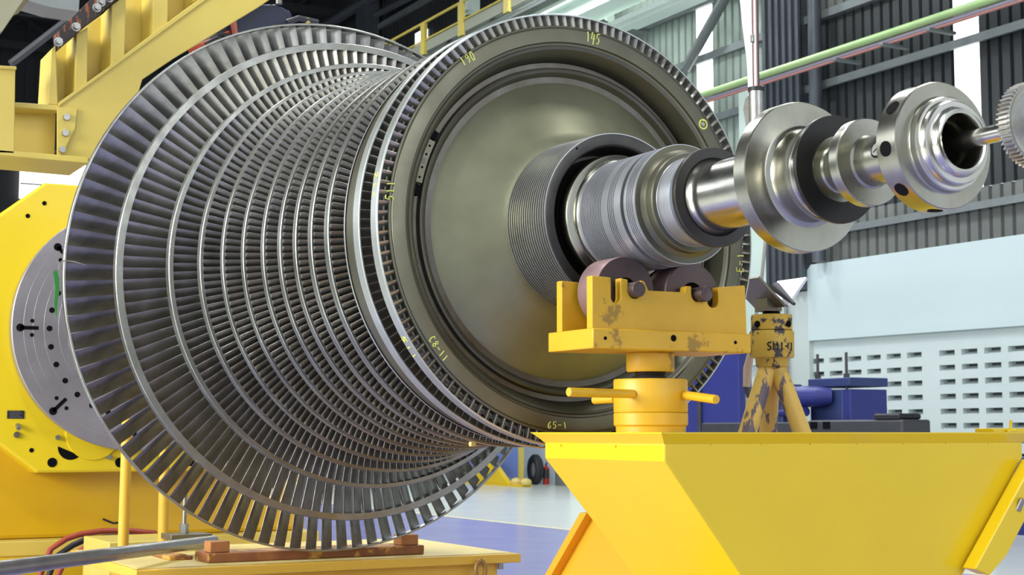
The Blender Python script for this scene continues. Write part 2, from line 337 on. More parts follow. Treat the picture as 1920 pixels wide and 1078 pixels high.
def blade(mb, x0, R0, R1, c0, c1, s0, s1, th0, th1, phi, nst=4, cam=.12, zc=0):
    secs = []
    for i in range(nst):
        u = i / (nst - 1); r = R0 + (R1 - R0) * u; ch = c0 + (c1 - c0) * u
        secs.append(section(ch, s0 + (s1 - s0) * u, th0 + (th1 - th0) * u, ch * cam * (1 - .5 * u), x0, r, phi))
    m = len(secs[0]); V = [(p[0], p[1], p[2] + zc) for s_ in secs for p in s_]; Fc = []
    for i in range(nst - 1):
        for k in range(m): Fc.append((i * m + k, i * m + (k + 1) % m, (i + 1) * m + (k + 1) % m, (i + 1) * m + k))
    Fc += [tuple(range(m))[::-1], tuple(range((nst - 1) * m, nst * m))]
    mb.add(V, Fc)
rad = math.radians
# rotor drum with a disc under each stage
prof = [(-3.3, .0), (-3.3, .30), (-2.95, .30), (-2.93, .55), (-2.80, .62)]
for t, Ro, wd, th, nb, Rh in ST[:-1]:
    c = t - wd / 2; prof += [(c - .055, Rh - .10), (c - .052, Rh), (c + .052, Rh), (c + .055, Rh - .10)]
prof += [(-.26, .64), (-.26, .0)]
MB().lathe(prof, c=RC, n=160).build('rotor_drum', M['drum'], rotor)
b = MB(); b.lathe([(-.505, .70), (-.505, .785), (-.497, .797), (-.44, .800), (-.415, .800), (-.41, .70)], c=RC, n=200); b.build('balancing_disc', M['rim'], rotor)
b = MB(); b.lathe([(-.5075, .775), (-.5075, .790), (-.496, .8015), (-.484, .8015)], c=RC, n=200); b.build('disc_edge_band', M['shroud_light'], rotor)
# shroud rings
for i, (t, Ro, wd, th, nb, Rh) in enumerate(ST):
    ri = Ro - th; m = M['shroud_light'] if i >= 11 else M['shroud']
    if 3 <= i <= 10:   # two fine ridges
        pr = [(t, ri), (t, Ro - .002), (t - .003, Ro), (t - wd * .33, Ro), (t - wd * .36, Ro - .004), (t - wd * .5, Ro - .004), (t - wd * .53, Ro), (t - wd * .95, Ro), (t - wd, Ro - .002), (t - wd, ri)]
    else:
        pr = [(t, ri), (t, Ro - .003), (t - .003, Ro), (t - wd * .97, Ro), (t - wd, Ro - .003), (t - wd, ri)]
    MB().lathe(pr, c=RC, n=220, closed=True).build('shroud_ring', m, rotor)
# first stage: every blade a part
t, Ro, wd, th, nb, Rh = ST[0]
b = MB(); blade(b, t - .040, Rh - .03, Ro - th, .13, .092, rad(32), rad(57), .030, .0115, 0, 8, .10)
first = b.build('blade', M['blade'], rotor); first.location = (0, 0, AZ)
for k in range(1, nb):
    o = first.copy(); COL.objects.link(o); o.rotation_euler = (2 * PI * k / nb, 0, 0)
# every other stage's blades
b = MB()
for i, (t, Ro, wd, th, nb, Rh) in enumerate(ST[1:], 1):
    L = Ro - Rh
    if i == 1: a = (.110, .080, rad(34), rad(52), .028, .0125)
    elif i == 2: a = (.100, .076, rad(36), rad(47), .026, .015)
    elif i < 11: a = (.088, .080, rad(34), rad(40), .024, .0225)
    elif i == 11: a = (.075, .06, rad(28), rad(32), .016, .012)
    else: a = (.056, .050, rad(36), rad(36), .022, .018)
    for k in range(nb):
        blade(b, t - wd / 2, Rh - .01, Ro - th, *a, 2 * PI * (k + .37 * i) / nb, 5 if i < 3 else 3, .14)
o = b.build('inner_stage_blades', M['blade2'], rotor); o.location = (0, 0, AZ); tag(o, kind='stuff')
# near end disc
pr = [(-.26, .74), (-.245, .776), (-.205, .776), (-.203, .770), (-.207, .768), (-.203, .765), (-.180, .764), (-.178, .757), (-.180, .7545), (-.1765, .752), (-.175, .745), (-.175, .702)]
MB().lathe(pr, c=RC, n=200).build('disc_rim', M['rim'], rotor, angle=20)
pr = [(-.175, .702), (-.182, .698), (-.184, .690), (-.179, .686), (-.184, .676), (-.200, .664), (-.225, .650), (-.262, .642), (-.268, .632), (-.262, .622), (-.238, .617), (-.234, .610), (-.240, .600), (-.262, .585), (-.266, .572)]
MB().lathe(pr, c=RC, n=200).build('recess_ring', M['rim'], rotor, angle=24)
pr = [(-.266, .572), (-.250, .55), (-.226, .48), (-.198, .42), (-.165, .36), (-.150, .335), (-.140, .30), (-.14, .02)]
MB().lathe(pr, c=RC, n=200).build('end_disc', M['disc'], rotor, angle=24)
# labyrinth seal hub
def fins(segs, d, name, m, n=144):
    b = MB()
    for t0, t1, R in segs: b.lathe([(t0, R - d), (t0, R), (t1, R), (t1, R - d)], c=RC, n=n)
    return b.build(name, m, rotor, angle=25)
n = 17; dt = .255 / n
fins([(-.145 + dt * i, -.145 + dt * (i + .60), .316 - .008 * i / n) for i in range(n)] + [(.109, .1135, .308)], .013, 'labyrinth_seal', M['seal'])
MB().lathe([(-.155, .306), (.112, .297)], c=RC, n=128).build('seal_body', M['groove_shade'], rotor)
MB().lathe([(.113, .306), (.115, .300), (.110, .268), (.104, .262), (.06, .257), (.02, .250), (-.02, .246), (-.02, .236), (.07, .232), (.09, .23)], c=RC, n=128).build('seal_hub_face', M['dark_steel'], rotor)
MB().lathe([(.05, .232), (.118, .230), (.126, .226), (.130, .215), (.136, .205), (.150, .202), (.152, .199)], c=RC, n=128).build('shaft_shoulder', M['brushed'], rotor)
# grooved shaft
def gr(t0, t1, cnt, R, d=.016):
    out = []; dt = (t1 - t0) / cnt
    for i in range(cnt): a = t0 + i * dt; out += [(a, R - d), (a + dt * .38, R - d), (a + dt * .40, R), (a + dt * .98, R)]
    return out
segs = [(.152, .176, .2), (.312, .350, .2), (.392, .428, .2), (.448, .466, .2), (.507, .5155, .2005)]
for a_, b_, k_ in ((.176, .312, 13), (.350, .392, 4), (.466, .506, 4)):
    d_ = (b_ - a_) / k_; segs += [(a_ + d_ * (i + .40), a_ + d_ * (i + 1), .2) for i in range(k_)]
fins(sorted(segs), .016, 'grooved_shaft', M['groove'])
MB().lathe([(.150, .186), (.513, .186)], c=RC, n=128).build('groove_core', M['groove_shade'], rotor)
MB().lathe([(.513, .2005), (.516, .198), (.517, .180), (.524, .172), (.530, .167), (.560, .166), (.564, .163), (.5645, .148)], c=RC, n=128).build('step_ring', M['rim'], rotor)
MB().lathe([(.560, .152), (.566, .1475), (.638, .1475), (.640, .130), (.656, .130), (.658, .1475), (.675, .1475)], c=RC, n=128).build('land_band', M['groove'], rotor, angle=25)
MB().lathe([(.668, .14), (.669, .160), (.673, .1625), (.686, .1625), (.689, .160), (.6895, .128), (.680, .122), (.678, .105)], c=RC, n=128).build('oil_thrower_disc', M['dark_steel'], rotor)
MB().lathe([(.676, .124), (.690, .122), (.704, .113), (.72, .110), (1.08, .110), (1.08, .1)], c=RC, n=128).build('shaft_journal', M['polish'], rotor)
# thrust collar
MB().lathe([(1.075, .10), (1.075, .2215), (1.0785, .2245), (1.129, .2245), (1.1315, .222), (1.1315, .155), (1.134, .148), (1.142, .138), (1.155, .132), (1.20, .130)], c=RC, n=160).build('thrust_collar', M['brushed'], rotor, angle=25)
pr = [(1.20, .12), (1.203, .139), (1.206, .141), (1.222, .141), (1.223, .137), (1.232, .137), (1.233, .141)] + gr(1.235, 1.262, 6, .1415, .003) + [(1.266, .141)]
MB().lathe(pr, c=RC, n=128).build('threaded_neck', M['polish'], rotor, angle=25)
MB().lathe([(1.264, .12), (1.264, .155), (1.267, .1575), (1.276, .1575), (1.279, .1555), (1.2795, .09)], c=RC, n=128).build('black_disc', M['blackd'], rotor)
MB().lathe([(1.279, .0965), (1.283, .0955), (1.284, .072), (1.290, .0675), (1.385, .0675)], c=RC, n=96).build('neck_shaft', M['brushed'], rotor, angle=25)
MB().lathe([(1.378, .06), (1.378, .1218), (1.381, .1238), (1.411, .1238), (1.4145, .1215), (1.415, .076), (1.42, .0700), (1.426, .0690), (1.63, .0690)], c=RC, n=128).build('narrow_flange', M['brushed'], rotor, angle=25)
# screw cover in the neck
def rim_pt(t, phi, R): return Vector((t, R * math.sin(phi), AZ + R * math.cos(phi)))
ph = rad(-79); c = rim_pt(1.515, ph, .0685); nrm = Vector((0, math.sin(ph), math.cos(ph)))
MB().tube([c, c + nrm * .002], .024, 28).build('screw_recess', M['hole'], rotor)
sc_ = MB().tube([c, c + nrm * .0032], .019, 28).build('neck_screw', M['zinc'], rotor)
b = MB(); tv = Vector((1, 0, 0)); bt = nrm.cross(tv); e = c + nrm * .0034
b.tube([e + tv * .011 + bt * .008, e - tv * .011 - bt * .008], .0016, 6); b.tube([e + tv * .006 - bt * .012, e + tv * .001 + bt * .011], .0012, 6); b.build('screw_slot', M['hole'], rotor)
# coupling flange
MB().lathe([(1.622, .06), (1.622, .1680), (1.6245, .1700), (1.693, .1700), (1.6955, .1675), (1.696, .130), (1.699, .126), (1.702, .1248)], c=RC, n=160).build('coupling_flange', M['brushed'], rotor, angle=25)
MB().lathe([(1.70, .1252), (1.720, .1252), (1.7235, .122), (1.724, .114), (1.733, .1115), (1.742, .1110), (1.7455, .1075), (1.746, .094), (1.752, .0905), (1.758, .0895), (1.763, .086), (1.765, .080), (1.763, .074), (1.755, .0705), (1.60, .0702)], c=RC, n=128).build('coupling_spigot', M['polish'], rotor, angle=28)
MB().lathe([(1.62, .0715), (1.62, .0)], c=RC, n=48).build('bore_end', M['hole'], rotor)
for a in [-179.5, -136.1, -96.2, -56.4, -16, 24, 64, 104, 144]:
    nrm = Vector((0, math.sin(rad(a)), math.cos(rad(a)))); c = rim_pt(1.658, rad(a), .168)
    MB().tube([c, c + nrm * .0030], .0205, 28).build('flange_hole', M['hole'], rotor)
# small balance holes and the balance weight in its groove
for (x, r, y, z) in [(0.1155, 0.004, -0.1763, 2.4422), (0.5172, 0.004, -0.0906, 2.3496)]:
    MB().tube([(x - .003, y, z), (x + .001, y, z)], r, 14).build('balance_hole', M['hole'], rotor)
def arc_seg(R0, R1, t0, t1, a0, a1, name, m, n=10):
    MB().lathe([(t0, R0), (t1, R0), (t1, R1), (t0, R1)], c=RC, n=n, closed=True, a0=rad(a0), a1=rad(a1)).build(name, m, rotor)
arc_seg(.634, .662, -.245, -.212, -78.5, -64, 'balance_weight', M['rim'])
arc_seg(.636, .656, -.245, -.214, -82.5, -79.2, 'groove_gap', M['hole']); arc_seg(.636, .656, -.245, -.214, -63.3, -60.5, 'groove_gap', M['hole'])
for a in (-76.8, -73.5, -69.0, -66.0):
    c = rim_pt(-.212, rad(a), .648); MB().tube([c, c + Vector((.0012, 0, 0))], .0045, 10).build('weight_screw', M['hole'], rotor)
arc_seg(.641, .656, -.2118, -.2112, -72.3, -70.4, 'weight_stamp', M['drum'], 4)
c = Vector((-0.176, 0.5761, 2.6539)); MB().lathe([(-.176, .021), (-.1735, .021), (-.1735, .015), (-.176, .015)], c=(c.y, c.z), n=28, closed=True).build('balance_plug_ring', M['chalk'], rotor)
MB().tube([c, c + Vector((.003, 0, 0))], .008, 16).build('balance_plug', M['zinc'], rotor)
# handwritten chalk marks
GL = {'0': [[(.2, .5), (.3, .9), (.6, 1), (.8, .6), (.7, .1), (.4, 0), (.2, .35), (.2, .5)]], '1': [[(.35, .95), (.5, .5), (.55, 0)]],
      '2': [[(.15, .8), (.5, 1), (.8, .75), (.2, 0), (.9, 0)]], '4': [[(.3, 1), (.1, .38), (.9, .42)], [(.68, .85), (.6, -.15)]],
      '5': [[(.85, 1), (.3, .95), (.2, .55), (.6, .6), (.8, .3), (.5, 0), (.15, .05)]], '6': [[(.7, 1), (.3, .6), (.2, .2), (.5, 0), (.8, .2), (.6, .45), (.3, .35)]],
      '8': [[(.5, .5), (.2, .75), (.5, 1), (.8, .75), (.5, .5), (.15, .25), (.5, 0), (.85, .25), (.5, .5)]], '9': [[(.8, .7), (.5, 1), (.2, .75), (.4, .5), (.8, .7), (.75, .3), (.5, 0)]],
      '-': [[(.1, .5), (.8, .5)]], 'C': [[(.8, .85), (.4, 1), (.15, .5), (.4, 0), (.8, .1)]], 'E': [[(.8, 1), (.2, .9), (.2, .5), (.7, .5)], [(.2, .5), (.2, 0), (.8, 0)]],
      'U': [[(.2, 1), (.2, .3), (.5, 0), (.8, .3), (.8, 1)]], 'S': [[(.85, .9), (.5, 1), (.2, .8), (.4, .55), (.75, .4), (.8, .15), (.5, 0), (.15, .1)]],
      'M': [[(.1, 0), (.15, 1), (.5, .4), (.85, 1), (.9, 0)]], 'I': [[(.5, 1), (.5, 0)]], 'H': [[(.15, 1), (.15, 0)], [(.85, 1), (.85, 0)], [(.15, .5), (.85, .5)]], '.': [[(.4, .05), (.5, .0)]], ' ': []}
def write(text, fn, r, name, m, parent, adv=1.15, place=None):
    b = MB()
    for i, ch in enumerate(text):
        for stroke in GL[ch]:
            b.tube([fn(i * adv + u, v) for u, v in stroke], r, 6)
    o = b.build(name, m)
    if place: place(o)
    else: o.parent = parent
    return o
def on_face(c, h, wd, ang, t=-.1755):
    ca, sa = math.cos(rad(ang)), math.sin(rad(ang))
    def fn(u, v):
        a, b_ = u * wd, v * h; return (t, c[0] + a * ca - b_ * sa, c[1] + a * sa + b_ * ca)
    return fn
for txt, c, h, wd, ang in [('145', (0.0384, 2.9193), .040, .019, -6), ('190', (-0.4788, 2.7625), .034, .019, 30), ('C8-11', (-0.6111, 1.7747), .026, .018, -52),
                          ('511', (-0.7494, 2.2504), .030, .022, 84), ('E-1', (0.7598, 2.0761), .034, .024, 86), ('65-1', (-0.1323, 1.4654), .024, .019, 0),
                          ('2', (0.5602, 2.6627), .018, .02, -50)]:
    write(txt, on_face(c, h, wd, ang), .0022, 'chalk_number', M['chalk'], rotor)
def on_ring(phi, R, t0, wd, h):   # along the ring's circumference
    def fn(u, v):
        p = rad(phi) - u * wd / R; return (t0 + v * h, (R + .0005) * math.sin(p), AZ + (R + .0005) * math.cos(p))
    return fn
write('511', on_ring(-121, .811, -.222, .03, .03), .0022, 'chalk_number', M['chalk'], rotor)
write('211', on_ring(-79, .811, -.222, .03, .03), .0022, 'chalk_number', M['chalk'], rotor)
# ---------------- gear spindle in the bore
gs = thing('gear_spindle', 'bright steel spindle with a toothed gear, reaching into the open end of the rotor bore', 'gear', (1.98, 0, AZ))
P = at(gs)
P(MB().lathe([(1.625, 0), (1.625, .018), (1.66, .0225), (2.10, .0225), (2.10, 0)], c=RC, n=48).build('spindle', M['polish']))
b = MB(); pr = []; nt_ = 52
for k in range(nt_):
    a = 2 * PI * k / nt_; d = 2 * PI / nt_
    for f, R in ((0, .0985), (.22, .0985), (.38, .1075), (.62, .1075), (.80, .0985)): pr.append((R * math.sin(a + f * d), AZ + R * math.cos(a + f * d)))
b.prism(pr, 'x', 1.979, 2.014); P(b.build('gear_teeth', M['zinc'], smooth=False))
P(MB().lathe([(1.977, .02), (1.977, .095), (2.0155, .095), (2.016, .085), (2.010, .080), (2.010, .045), (2.016, .040), (2.020, .02)], c=RC, n=96).build('gear_web', M['brushed']))
# ---------------- roller cradle on its screw jack
cr = thing('roller_cradle', 'orange-yellow cradle with two steel rollers carrying the grooved shaft', 'roller cradle', (.3, 0, 1.72))
P = at(cr)
P(MB().box(.155, .445, -.318, .318, 1.721, 1.787).build('base_block', M['ycradle'], bevel=.004))
def uslot(y0, y1, zt, zb, n=8):
    c = (y0 + y1) / 2; r = (y1 - y0) / 2
    return [(y0, zt)] + [(c - r * math.cos(PI * i / n), zb + r - r * math.sin(PI * i / n)) for i in range(n + 1)] + [(y1, zt)]
ZP = 1.957
out = [(-.305, 1.787), (-.305, ZP + .003)] + uslot(-.232, -.194, ZP, ZP - .084) + uslot(-.166, -.114, ZP - .004, ZP - .066) + [(-.100, ZP - .006), (-.085, ZP - .036), (.062, ZP - .036), (.070, ZP - .014)]
out += uslot(.089, .141, ZP - .014, ZP - .066) + [(.150, ZP - .012)] + uslot(.155, .200, ZP - .012, ZP - .084) + [(.315, ZP - .001), (.320, 1.787)]
P(MB().prism(out, 'x', .385, .420).build('front_plate', M['ycradle'], bevel=.0025))
P(MB().prism(out, 'x', .190, .225).build('rear_plate', M['ycradle'], bevel=.0025))
for yc, zc, rr in ((-.143, 1.921, 0), (.128, 1.917, .0025)):
    b = MB(); b.lathe([(.245, .045), (.245, .112 - rr), (.250, .1145 - rr), (.366, .1145 - rr), (.370, .112 - rr), (.370, .045)], c=(yc, zc), n=72, closed=True)
    ro = P(b.build('roller', M['roller']))
    tr_ = MB().lathe([(.2475, .1135 - rr), (.2505, .1152 - rr), (.3655, .1152 - rr), (.3685, .1135 - rr)], c=(yc, zc), n=72).build('roller_tread', M['rollerrim']); tr_.parent = ro; tr_.matrix_parent_inverse = ro.matrix_parent_inverse.copy(); tr_.matrix_parent_inverse = Matrix.Identity(4)
    P(MB().lathe([(.17, 0), (.17, .0262), (.449, .0262), (.453, .0245), (.450, 0)], c=(yc, zc - .001), n=32).build('axle_pin', M['roller']))
for px_ in [(-0.2713, 1.7548), (-0.0035, 1.7628), (0.2512, 1.7558)]:
    P(MB().tube([(.440, px_[0], px_[1]), (.4462, px_[0], px_[1])], .011 if abs(px_[0]) < .12 else .006, 20).build('bolt_hole', M['hole']))
jk = thing('screw_jack', 'orange-yellow screw jack with handle bars under the roller cradle', 'jack', (.3, 0, 1.45))
P = at(jk); JC = (.3, 0)
P(MB().lathe([(1.655, 0), (1.655, .078), (1.662, .082), (1.716, .082), (1.721, .078), (1.721, 0)], 'z', JC, 64).build('collar', M['ycradle']))
pr = [(1.60, .052)] + [(1.61 + .008 * i + (0 if i % 2 else .001), .054 if i % 2 else .049) for i in range(6)] + [(1.66, .052)]
P(MB().lathe(pr, 'z', JC, 40, cap=True).build('lifting_screw', M['black']))
P(MB().lathe([(1.518, 0), (1.518, .124), (1.522, .126), (1.624, .126), (1.630, .123), (1.631, 0)], 'z', JC, 72).build('jack_nut', M['ycradle']))
P(MB().lathe([(1.451, 0), (1.451, .118), (1.470, .119), (1.476, .126), (1.514, .126), (1.517, .123), (1.517, 0)], 'z', JC, 72).build('jack_base', M['ycradle']))
hb = []
for a, ln in ((-99.8, 0), ):
    pass
for (sx, sy, sz), (ex, ey, ez), m in [((.36, -.11, 1.578), (0.4, -0.3838, 1.5801), 'ycradle'), ((.39, .06, 1.578), (0.6, 0.0545, 1.5568), 'ycradle'), ((.2, -.08, 1.566), (0.1, -0.1018, 1.5628), 'ycradle')]:
    P(MB().tube([(sx, sy, sz), (ex, ey, ez)], .0148, 20).build('handle_bar', M[m], bevel=.002))
for (y, x) in ((-.092, .388), (.012, .4265)):
    pass
# ---------------- trestle under the jack
tr_ = thing('machine_pedestal', 'big glossy yellow tapered pedestal in the right foreground carrying the jack', 'pedestal', (.3, .55, 0))
P = at(tr_); X0, X1, Y0, Y1, ZC = -.055, .69, -.212, 1.335, 1.36
# head: vertical band, then tapering to the waist
zb = .70
def shell(lst, name, m, bev=.004):
    b = MB(); n = len(lst)
    V = [p for (x0, x1, y0, y1, z) in lst for p in ((x0, y0, z), (x1, y0, z), (x1, y1, z), (x0, y1, z))]
    Fc = [tuple(range(4)), tuple(range(4 * n - 4, 4 * n))[::-1]]
    for i in range(n - 1):
        for k in range(4): a = i * 4 + k; c = i * 4 + (k + 1) % 4; Fc.append((a, a + 4, c + 4, c))
    b.add(V, Fc); return P(b.build(name, m, smooth=False, bevel=bev, seg=3))
sY = (.077 - Y0) / (1.361 - 1.0)
dz = 1.361 - zb
shell([(X0, X1, Y0, Y1, 1.418), (X0, X1, Y0, Y1, 1.361), (X0 + .09, X1 - .012, Y0 + sY * dz, Y1 - sY * dz * .93, zb)], 'tapered_body', M['ytrestle'], .006)
b = MB()   # flared top lip
for (xa, xb, ya, yb, za, zb_) in [(X0, X1, Y0, Y1, 1.4175, 1.4295), ]:
    pass
V = []
for (x0, x1, y0, y1, z) in [(X0, X1 - .0, Y0, Y1, 1.415), (X0 - .012, X1 + .012, Y0 - .012, Y1 + .012, 1.428), (X0 - .036, X1 + .03, Y0 - .03, Y1 + .04, 1.447), (X0 - .05, X1 + .03, Y0 - .03, Y1 + .05, 1.4505), (X0 - .05, X1 + .03, Y0 - .03, Y1 + .05, 1.4508)]:
    V += [(x0, y0, z), (x1, y0, z), (x1, y1, z), (x0, y1, z)]
Fc = [tuple(range(16, 20))] + [(i * 4 + k, i * 4 + (k + 1) % 4, i * 4 + 4 + (k + 1) % 4, i * 4 + 4 + k) for i in range(4) for k in range(4)]
P(MB().add(V, Fc).build('top_flange', M['ytrestle'], smooth=False))
b = MB()
for i in range(7):
    y = Y0 + .18 + i * .2; b.tube([(X1 + .001, y, 1.414), (X1 + .003, y, 1.414)], .0035, 8)
for x in (.06, .41): b.tube([(x, Y0 - .001, 1.406), (x, Y0 - .004, 1.406)], .0045, 8)
P(b.build('paint_drips', M['ytrestle']))
# foot
b = MB(); b.hexa([(-.95, -.62, 0), (1.0, -.62, 0), (1.0, 1.8, 0), (-.95, 1.8, 0)], [(-.62, -.36, .12), (.62, -.36, .12), (.62, 1.6, .12), (-.62, 1.6, .12)]); P(b.build('base_plate', M['yfoot'], smooth=False, bevel=.004))
g = [(-0.3793, 1.1177), (-0.6225, 0.8912)]
k1 = (g[0][0] - g[1][0]) / (g[0][1] - g[1][1])
xb_ = g[1][0] - k1 * (g[1][1] - .1)
P(MB().prism([(xb_, .1), (.60, .1), (.52, .8), (g[0][0] + .12, g[0][1] + .02), (g[0][0] + .02, g[0][1] + .02)], 'y', .17, .95).build('flared_foot', M['yfoot'], smooth=False, bevel=.004))
P(MB().prism([(xb_ - .02, .1), (xb_ + .03, .1), (g[0][0] + .045, g[0][1] + .03), (g[0][0] - .004, g[0][1] + .03)], 'y', .13, 1.0).build('foot_edge_flange', M['yfoot'], smooth=False, bevel=.003))
P(MB().tube([(-.02, .168, .80), (-.02, .14, .80)], .028, 24).build('foot_boss', M['ycart']))
# clamp bracket on the far right of the top
q = [[0.2, 1.643, 1.45], [0.2, 1.8133, 1.45], [0.2, 1.6437, 1.4669], [0.2, 1.7236, 1.4945]]
b = MB(); b.box(.16, .26, q[0][1], q[1][1], 1.4508, q[2][2]); P(b.build('clamp_bracket', M['ytrestle'], bevel=.002))
yc = q[3][1]; b = MB(); b.tube([(.27, yc, q[2][2] - .008), (.27, yc + .004, q[3][2] + .004)], .006, 10); b.tube([(.265, yc - .016, 1.455), (.275, yc + .02, 1.458)], .008, 10); P(b.build('clamp_screw', M['ytrestle']))
# slanting end strut at the right
q = [[0.74, 1.3184, 1.3577], [0.74, 1.0152, 0.9857], [0.74, 1.0844, 0.9609], [0.74, 1.1685, 1.0268], [0.74, 1.3482, 1.2539]]
P(MB().prism([(p[1], p[2]) for p in q], 'x', .70, .76).build('end_strut', M['ytrestle'], smooth=False, bevel=.004))
c = [0.77, 1.2319, 1.2014]
P(MB().tube([(.755, c[1], c[2] - .02), (.775, c[1] + .004, c[2] + .018)], [.013, .009], 14).build('strut_bolt', M['zinc']))
# ---------------- V-head jack stand
vs = thing('v_head_stand', 'chipped yellow tripod jack stand with a V-shaped steel head', 'jack stand', (-2, 2.34, 0))
P = at(vs); VC = (-2.0, 2.34)
zf = lambda y: 1.46 + (808 - y) * .00286
P(MB().lathe([(zf(617), .0), (zf(617), .105), (zf(616), .112), (zf(590), .112), (zf(587), .109), (zf(587), 0)], 'z', VC, 56).build('top_collar', M['ystand']))
P(MB().lathe([(zf(669), 0), (zf(669), .117), (zf(666), .120), (zf(621), .122), (zf(618), .118), (zf(617.5), 0)], 'z', VC, 56).build('jack_collar', M['ystand']))
P(MB().lathe([(zf(692), .06), (zf(686), .088), (zf(672), .092), (zf(668), .10)], 'z', VC, 48, cap=True).build('lower_collar', M['ystand']))
pr = [(zf(590), .05)] + [(zf(588 - 1.6 * i), .052 if i % 2 else .044) for i in range(9)]
P(MB().lathe(pr, 'z', VC, 32, cap=True).build('lifting_screw', M['black']))
def oncyl(u0, z0, wd, h, R=.1222):
    def fn(u, v):
        a = u0 + u * wd / R; return (VC[0] + R * math.cos(a), VC[1] + R * math.sin(a), z0 + v * h)
    return fn
write('SMI-I', oncyl(rad(-52), zf(656), .030, .042), .0045, 'stencil_letters', M['black'], None, place=P)
for a in (-80, 15):
    p = Vector((VC[0] + .114 * math.cos(rad(a)), VC[1] + .114 * math.sin(rad(a)), zf(606))); n_ = Vector((math.cos(rad(a)), math.sin(rad(a)), 0))
    P(MB().tube([p - n_ * .01, p + n_ * .004], .018, 20).build('tommy_bar_hole', M['hole']))
top = Vector((VC[0], VC[1], zf(705)))
for (tx, ty) in ((.020, -.770), (.600, .364), (-.634, .346)):
    ft = Vector((VC[0] + tx, VC[1] + ty, .03))
    P(MB().tube([top + Vector((tx, ty, 0)) * .035 + Vector((0, 0, .06)), ft], [.050, .046], 20).build('leg', M['ystandleg']))
    
g = lambda x, y, X: None
VL = [(2.1651, 2.289), (2.3429, 2.1409), (2.4865, 2.2991)]
def vplate(a, b_, name, m, xa=-2.125, xb=-1.875, t=.016):
    d = Vector((0, b_[0] - a[0], b_[1] - a[1])).normalized(); n_ = Vector((0, -d.z, d.y)) * t
    if n_.z > 0: n_ = -n_
    q = [(xa, a[0], a[1]), (xb, a[0], a[1]), (xb, b_[0], b_[1]), (xa, b_[0], b_[1])]
    b = MB(); b.hexa(q, [tuple(Vector(p) + n_) for p in q]); P(b.build(name, m, bevel=.002))
vplate(VL[0], VL[1], 'v_plate', M['vhead'])
vplate(VL[2], (VL[1][0] + .008, VL[1][1]), 'v_plate', M['vbright'])
P(MB().prism([(VL[1][0] - .07, VL[1][1] + .045), (VL[1][0] - .07, VL[1][1] - .03), (VL[1][0] + .03, VL[1][1] - .03), (VL[1][0] + .03, VL[1][1] - .005)], 'x', -2.06, -1.95).build('v_root', M['vhead'], smooth=False))
P(MB().tube([(-2.0, 2.3715, 2.2485), (-1.76, 2.3043, 2.1337)], [.028, .009], 12).build('swivel_rod', M['dgrey']))
# ---------------- cart, beam with blocks, pipe
ct = thing('flatbed_cart', 'low yellow flatbed cart below the largest bladed wheel', 'cart', (-3.2, 0, 0))
P = at(ct); CZ = .812; CX = -2.5
P(MB().box(-3.85, CX, -1.0, 1.045, CZ - .045, CZ).build('deck_plate', M['ycart'], bevel=.004))
P(MB().box(-3.85, CX - .06, -.98, 1.03, CZ + .0005, CZ + .003).build('deck_sheet', M['ycartlight'], bevel=.001))
for x in (-3.75, CX - .1): P(MB().box(x - .05, x + .05, -.8, .93, CZ - .13, CZ - .045).build('frame_rail', M['ycart'], bevel=.004))
P(MB().box(-3.7, CX - .12, .76, .93, CZ - .13, CZ - .05).build('cross_member', M['ycart'], bevel=.003))
P(MB().box(-3.7, CX - .12, -.8, -.65, CZ - .13, CZ - .05).build('cross_member', M['ycart'], bevel=.003))
for (x, y) in ((-2.75, .12), (-2.75, .62), (-3.55, .12), (-2.75, -.75), (-3.55, .62)):
    wl = P(MB().lathe([(y - .04, .03), (y - .04, .17), (y - .02, .20), (y + .02, .20), (y + .04, .17), (y + .04, .03)], 'x', (0, 0), 40, closed=True).build('wheel', M['rubber']))
    for v in wl.data.vertices: a, b_, c_ = v.co; v.co = (x + b_, a, .205 + c_)
    wl.data.flip_normals()
    P(MB().prism([(x - .09, .2), (x + .09, .2), (x + .07, CZ - .13), (x - .07, CZ - .13)], 'y', y + .045, y + .06).build('wheel_fork', M['zinc'], bevel=.003))
    P(MB().box(x - .1, x + .1, y - .07, y + .07, CZ - .15, CZ - .13).build('fork_plate', M['zinc'], bevel=.002))
    P(MB().box(x - .09, x + .09, y - .06, y + .06, .405, CZ - .15).build('wheel_yoke', M['dgrey'], bevel=.01))
e = (0.7883, 0.7447)
pts = [(-2.47, e[0] + .028 * math.sin(2 * PI * i / 24), e[1] - .004 + .046 * math.cos(2 * PI * i / 24)) for i in range(25)]
P(MB().tube(pts, .011, 12).build('towing_eye', mat('brown_eye_bolt', (.35, .20, .06), .5, .4)))
e = (0.9377, 0.7539)
P(MB().tube([(-2.53, e[0], e[1] - .02), (-2.53, e[0], e[1] + .02)], .016, 6).build('cart_bolt', M['zinc']))
bm = thing('channel_beam', 'rusty ochre steel channel lying on the cart under the bladed wheel', 'steel channel', (-2.79, -.01, CZ))
P = at(bm); P(MB().box(-2.90, -2.68, -.60, .565, CZ + .004, CZ + .05).build('channel', M['rustbeam'], bevel=.005))
for y0, y1, lab, dx in ((-.585, -.485, 'small ochre block at the left end of the rusty channel', 0), (.44, .54, 'small rusty ochre block at the right end of the rusty channel', 0)):
    tag(MB().box(-2.80, -2.70, y0, y1, CZ + .051, CZ + .105).build('chock_block', M['block'], bevel=.004), lab, 'block', 'chock blocks on the steel channel')
